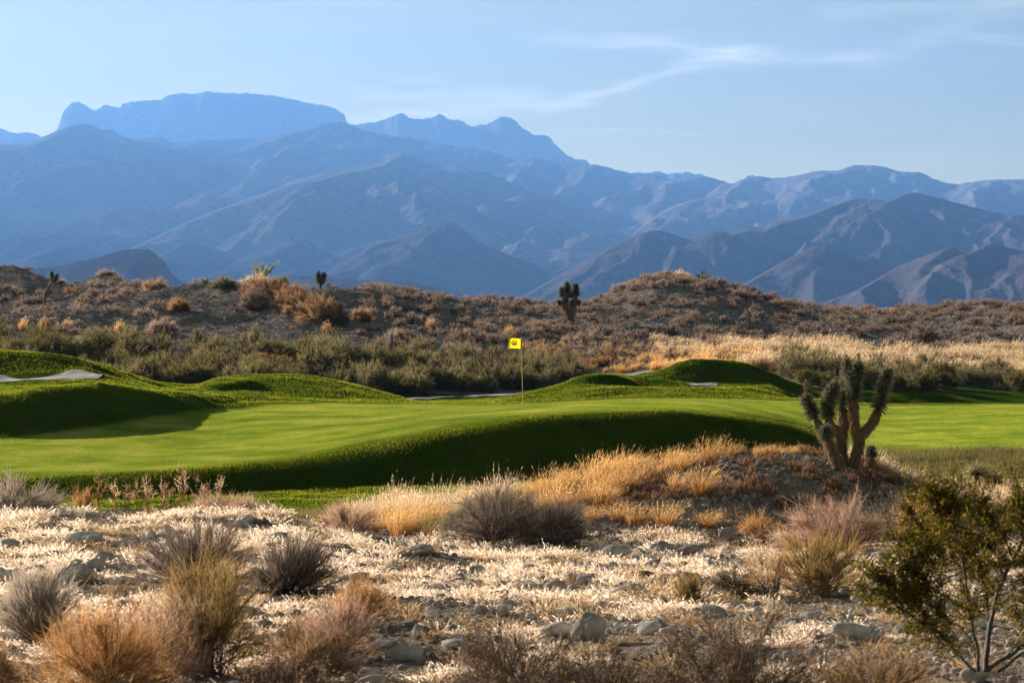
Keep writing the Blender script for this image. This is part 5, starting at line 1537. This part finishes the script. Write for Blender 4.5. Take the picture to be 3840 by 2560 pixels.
p = scatter(420, (1500, 2420), (124, 140), rr, lambda v, d, x: (gline(x, d) > 17.7) & (gline(x, d) < 18.8) & (fbm(x / 3, d / 3, 2, 68) > .02), False)
stuff('golden_grass', merge(HG, p, rr.uniform(-.3, .3, len(p)), rr.uniform(.5, .9, len(p))), G_gold, 'orange grass among the blond grass on the right')
p = scatter(110, (1200, 1560), (125, 141), rr, lambda v, d, x: (gline(x, d) > 18.0) & (gline(x, d) < 19.0), False)
stuff('golden_grass', merge(HG, p, rr.uniform(-.3, .3, len(p)), rr.uniform(.3, .7, len(p))), G_gold, 'orange dry grass at the foot of the slope right of the flag')
for vx, D in ((150, 128), (50, 127), (95, 127), (270, 129), (745, 134), (985, 141), (1165, 140)):
    q = spot(vx, D); me = mesh('blond_grass', *HG[0][:2], t=HG[0][2]); me.materials.append(G_gold)
    o = bpy.data.objects.new('grass_clump', me); COL.objects.link(o); o.location = q; o.scale = (.6, .6, .95)
    tag(o, 'lone upright tuft of golden grass on the gravel slope', 'grass clump', 'lone golden tufts on the gravel slopes')
# small yellow flowers
rr = np.random.default_rng(5)
def sunflower(vx, vy, D, label):
    x, y, z = spot(vx, D); e = empty('wild_sunflower', (x, y, z), label, 'flower', 'wild sunflowers')
    hgt = (HY - vy) / F * D - z
    C = resample(np.array([[0, 0, 0], [.05, 0, hgt * .6], [.0, 0, hgt]]), 8)
    q = tubes(C[None], np.full((1, 8), .012), 4); link('stem', mesh('stem', *q[:2], t=q[2]), e, [G_olive])
    c = np.tile([0, -.02, hgt], (16, 1)); a = np.arange(16) * 2 * np.pi / 16
    q = ribbons(c, np.stack([np.cos(a), np.zeros(16) - .1, np.sin(a)], -1), .075, .035, 1, None, rr); link('petals', mesh('petals', *q[:2], t=q[2]), e, [G_yellow])
for vx, vy in ((758, 773), (764, 778), (798, 776), (836, 775), (842, 779), (1128, 797)):
    sunflower(vx, vy, 117.5, 'tiny yellow wild sunflower above the bank shrubs left of the flag')
HAZE_COL = (.095, .24, .58)
HAZE_DEN = 6.4e-5
HAZE_ANI = 0.28
SUN_E, SUN_A = 17., 49.
SKY_DUST, SKY_OZ, SKY_STR = 1.0, 1.5, .05
SKY_TINT = (.44, .37, .20)
GLOW, GLOW_Z, GLOW_H = (2.1, 1.62, .50), .05, .09
CLOUD = (5.6, 5.1, 3.7)
EXPO = 2.5
# ------------------------------------------------------------------ haze, sky, sun, camera
bx = np.array([[x, y, z] for x in (-11000, 11000) for y in (-300, 18200) for z in (-8.0, 2120)], float)
hz = mesh('haze', bx, np.array([[0, 1, 3, 2], [4, 6, 7, 5], [0, 4, 5, 1], [2, 3, 7, 6], [0, 2, 6, 4], [1, 5, 7, 3]]))
m, nt, lk = new_mat('haze_air')
out = nt.new('ShaderNodeOutputMaterial')
pv = nt.new('ShaderNodeVolumePrincipled')
pv.inputs['Color'].default_value = (*HAZE_COL, 1)
pv.inputs['Density'].default_value = HAZE_DEN
pv.inputs['Anisotropy'].default_value = HAZE_ANI
lk.new(pv.outputs[0], out.inputs['Volume'])
o = link('haze', hz, None, [m]); o['kind'] = 'stuff'; o['label'] = 'blue haze in the air before the mountains'

SUN_EL, SUN_AZ = R(SUN_E), R(SUN_A)      # azimuth measured from the view direction toward the left
to_sun = Vector((-math.sin(SUN_AZ) * math.cos(SUN_EL), math.cos(SUN_AZ) * math.cos(SUN_EL), math.sin(SUN_EL)))
ld = bpy.data.lights.new('sun', 'SUN'); ld.energy = 5.0; ld.angle = R(.5); ld.color = (1, .89, .74)
so = bpy.data.objects.new('sun', ld); COL.objects.link(so)
so.rotation_euler = to_sun.to_track_quat('Z', 'Y').to_euler()

w = bpy.data.worlds.new('World'); sc.world = w; w.use_nodes = True
nt = w.node_tree.nodes; lk = w.node_tree.links; nt.clear()
out = nt.new('ShaderNodeOutputWorld'); bg = nt.new('ShaderNodeBackground')
sky = nt.new('ShaderNodeTexSky'); sky.sky_type = 'NISHITA'; sky.sun_disc = False
sky.sun_elevation = SUN_EL; sky.sun_rotation = -SUN_AZ
sky.altitude = 600; sky.air_density = 1.0; sky.dust_density = SKY_DUST; sky.ozone_density = SKY_OZ
tc = nt.new('ShaderNodeTexCoord'); sx = nt.new('ShaderNodeSeparateXYZ'); lk.new(tc.outputs['Generated'], sx.inputs[0])
yy = mathn(nt, lk, 'MAXIMUM', sx.outputs[1], .05)
A = mathn(nt, lk, 'DIVIDE', sx.outputs[0], yy)
E = mathn(nt, lk, 'DIVIDE', sx.outputs[2], yy)
front = mathn(nt, lk, 'GREATER_THAN', sx.outputs[1], .1)
cmb = nt.new('ShaderNodeCombineXYZ')
lk.new(A, cmb.inputs[0]); lk.new(mathn(nt, lk, 'MULTIPLY', E, 7.0), cmb.inputs[1])
nz = N(nt, 'ShaderNodeTexNoise', Scale=7., Detail=7., Roughness=.62, Distortion=.5); lk.new(cmb.outputs[0], nz.inputs['Vector'])
nf = N(nt, 'ShaderNodeTexNoise', Scale=26., Detail=6., Roughness=.6); lk.new(cmb.outputs[0], nf.inputs['Vector'])
total = None
STREAKS = [  # points of each wisp, half width, strength
 ([(760, 275), (950, 262), (1150, 250), (1300, 238), (1400, 213), (1500, 178), (1620, 140), (1800, 120)], 13, .55),
 ([(1150, 80), (1350, 92), (1500, 100), (1650, 122), (1800, 138), (2000, 132), (2120, 122)], 16, .42),
 ([(780, 218), (950, 224), (1100, 220), (1280, 215)], 16, .35),
 ([(880, 178), (960, 181), (1040, 186)], 7, .3),
 ([(-300, 290), (0, 289), (60, 289), (128, 288)], 3, .55),
 ([(1250, 298), (1450, 303), (1660, 308)], 4, .25),
 ([(2050, 110), (2200, 60), (2300, 20), (2420, 10)], 26, .3),
 ([(2190, 85), (2352, 100), (2500, 110)], 10, .3),
 ([(1850, 30), (2100, 22), (2400, -10)], 18, .22)]
wob = mathn(nt, lk, 'MULTIPLY_ADD', nf.outputs[0], .012, -.006)
Ew = mathn(nt, lk, 'ADD', E, wob)
for pts, hw, st in STREAKS:
    x0 = (pts[0][0] - CX) / F; x1 = (pts[-1][0] - CX) / F
    mr = nt.new('ShaderNodeMapRange'); mr.inputs[1].default_value = x0; mr.inputs[2].default_value = x1
    lk.new(A, mr.inputs[0])
    fc = nt.new('ShaderNodeFloatCurve'); cu = fc.mapping.curves[0]
    ev = [(HY - p[1]) / F for p in pts]
    lo_, hi_ = min(ev) - .002, max(ev) + .002
    P_ = [((p[0] - pts[0][0]) / (pts[-1][0] - pts[0][0]), (e - lo_) / (hi_ - lo_)) for p, e in zip(pts, ev)]
    while len(cu.points) < len(P_):
        cu.points.new(.5, .5)
    for q, (a_, b_) in zip(cu.points, P_):
        q.location = (a_, b_)
    fc.mapping.update(); lk.new(mr.outputs[0], fc.inputs['Value'])
    ec = mathn(nt, lk, 'MULTIPLY_ADD', fc.outputs[0], hi_ - lo_, lo_)
    d = mathn(nt, lk, 'DIVIDE', mathn(nt, lk, 'SUBTRACT', Ew, ec), hw / F)
    g = mathn(nt, lk, 'POWER', 2.718, mathn(nt, lk, 'MULTIPLY', mathn(nt, lk, 'MULTIPLY', d, d), -1.))
    # fade at both ends
    e1 = mathn(nt, lk, 'MULTIPLY', mathn(nt, lk, 'MULTIPLY', mr.outputs[0], mathn(nt, lk, 'SUBTRACT', 1., mr.outputs[0])), 8., clamp=True)
    if pts[0][0] < 0:
        e1 = mathn(nt, lk, 'MULTIPLY', mathn(nt, lk, 'SUBTRACT', 1., mr.outputs[0]), 10., clamp=True)
    g = mathn(nt, lk, 'MULTIPLY', mathn(nt, lk, 'MULTIPLY', g, e1), st)
    total = g if total is None else mathn(nt, lk, 'ADD', total, g)
tex = mathn(nt, lk, 'MULTIPLY_ADD', nz.outputs[0], 2.2, -.35, clamp=True)
total = mathn(nt, lk, 'MULTIPLY', mathn(nt, lk, 'MULTIPLY', total, 1.1), tex)
base = mathn(nt, lk, 'MULTIPLY_ADD', nz.outputs[0], .7, -.33, clamp=True)
total = mathn(nt, lk, 'ADD', total, base)
total = mathn(nt, lk, 'MULTIPLY', total, front, clamp=True)
tint = mixc(nt, lk, 1., sky.outputs[0], SKY_TINT, 'MULTIPLY')
# the bright, dusty low sky on the sun's side
low = mathn(nt, lk, 'POWER', 2.718, mathn(nt, lk, 'MULTIPLY', mathn(nt, lk, 'ABSOLUTE', mathn(nt, lk, 'SUBTRACT', sx.outputs[2], GLOW_Z)), -1 / GLOW_H))
side = mathn(nt, lk, 'POWER', mathn(nt, lk, 'MAXIMUM', mathn(nt, lk, 'MULTIPLY_ADD', sx.outputs[0], -.30, mathn(nt, lk, 'MULTIPLY', sx.outputs[1], .95)), .0), 3.)
glow = mathn(nt, lk, 'MULTIPLY', low, side)
gc = mixc(nt, lk, glow, (0., 0., 0.), GLOW)
tint = mixc(nt, lk, 1., tint, gc, 'ADD')
col = mixc(nt, lk, total, tint, CLOUD)
lk.new(col, bg.inputs[0]); bg.inputs[1].default_value = SKY_STR
lk.new(bg.outputs[0], out.inputs[0])

cd = bpy.data.cameras.new('camera'); cam = bpy.data.objects.new('camera', cd); COL.objects.link(cam)
cd.lens = 80; cd.sensor_width = 36; cd.sensor_fit = 'HORIZONTAL'
cd.shift_y = (HY - 784) / 2352
cd.clip_start = .1; cd.clip_end = 120000
cam.location = (0, 0, 0); cam.rotation_euler = (R(90), 0, 0)
cd.dof.use_dof = True; cd.dof.focus_distance = 62; cd.dof.aperture_fstop = 7.1
sc.camera = cam
sc.render.engine = 'CYCLES'
sc.view_settings.view_transform = 'Standard'
sc.view_settings.look = 'None'
sc.view_settings.exposure = EXPO
sc.view_settings.gamma = 1
cy = sc.cycles
cy.use_denoising = True
cy.max_bounces = 6; cy.diffuse_bounces = 3; cy.transmission_bounces = 4; cy.transparent_max_bounces = 6
cy.volume_bounces = 0
cy.sample_clamp_indirect = 4
cy.sample_clamp_direct = 0
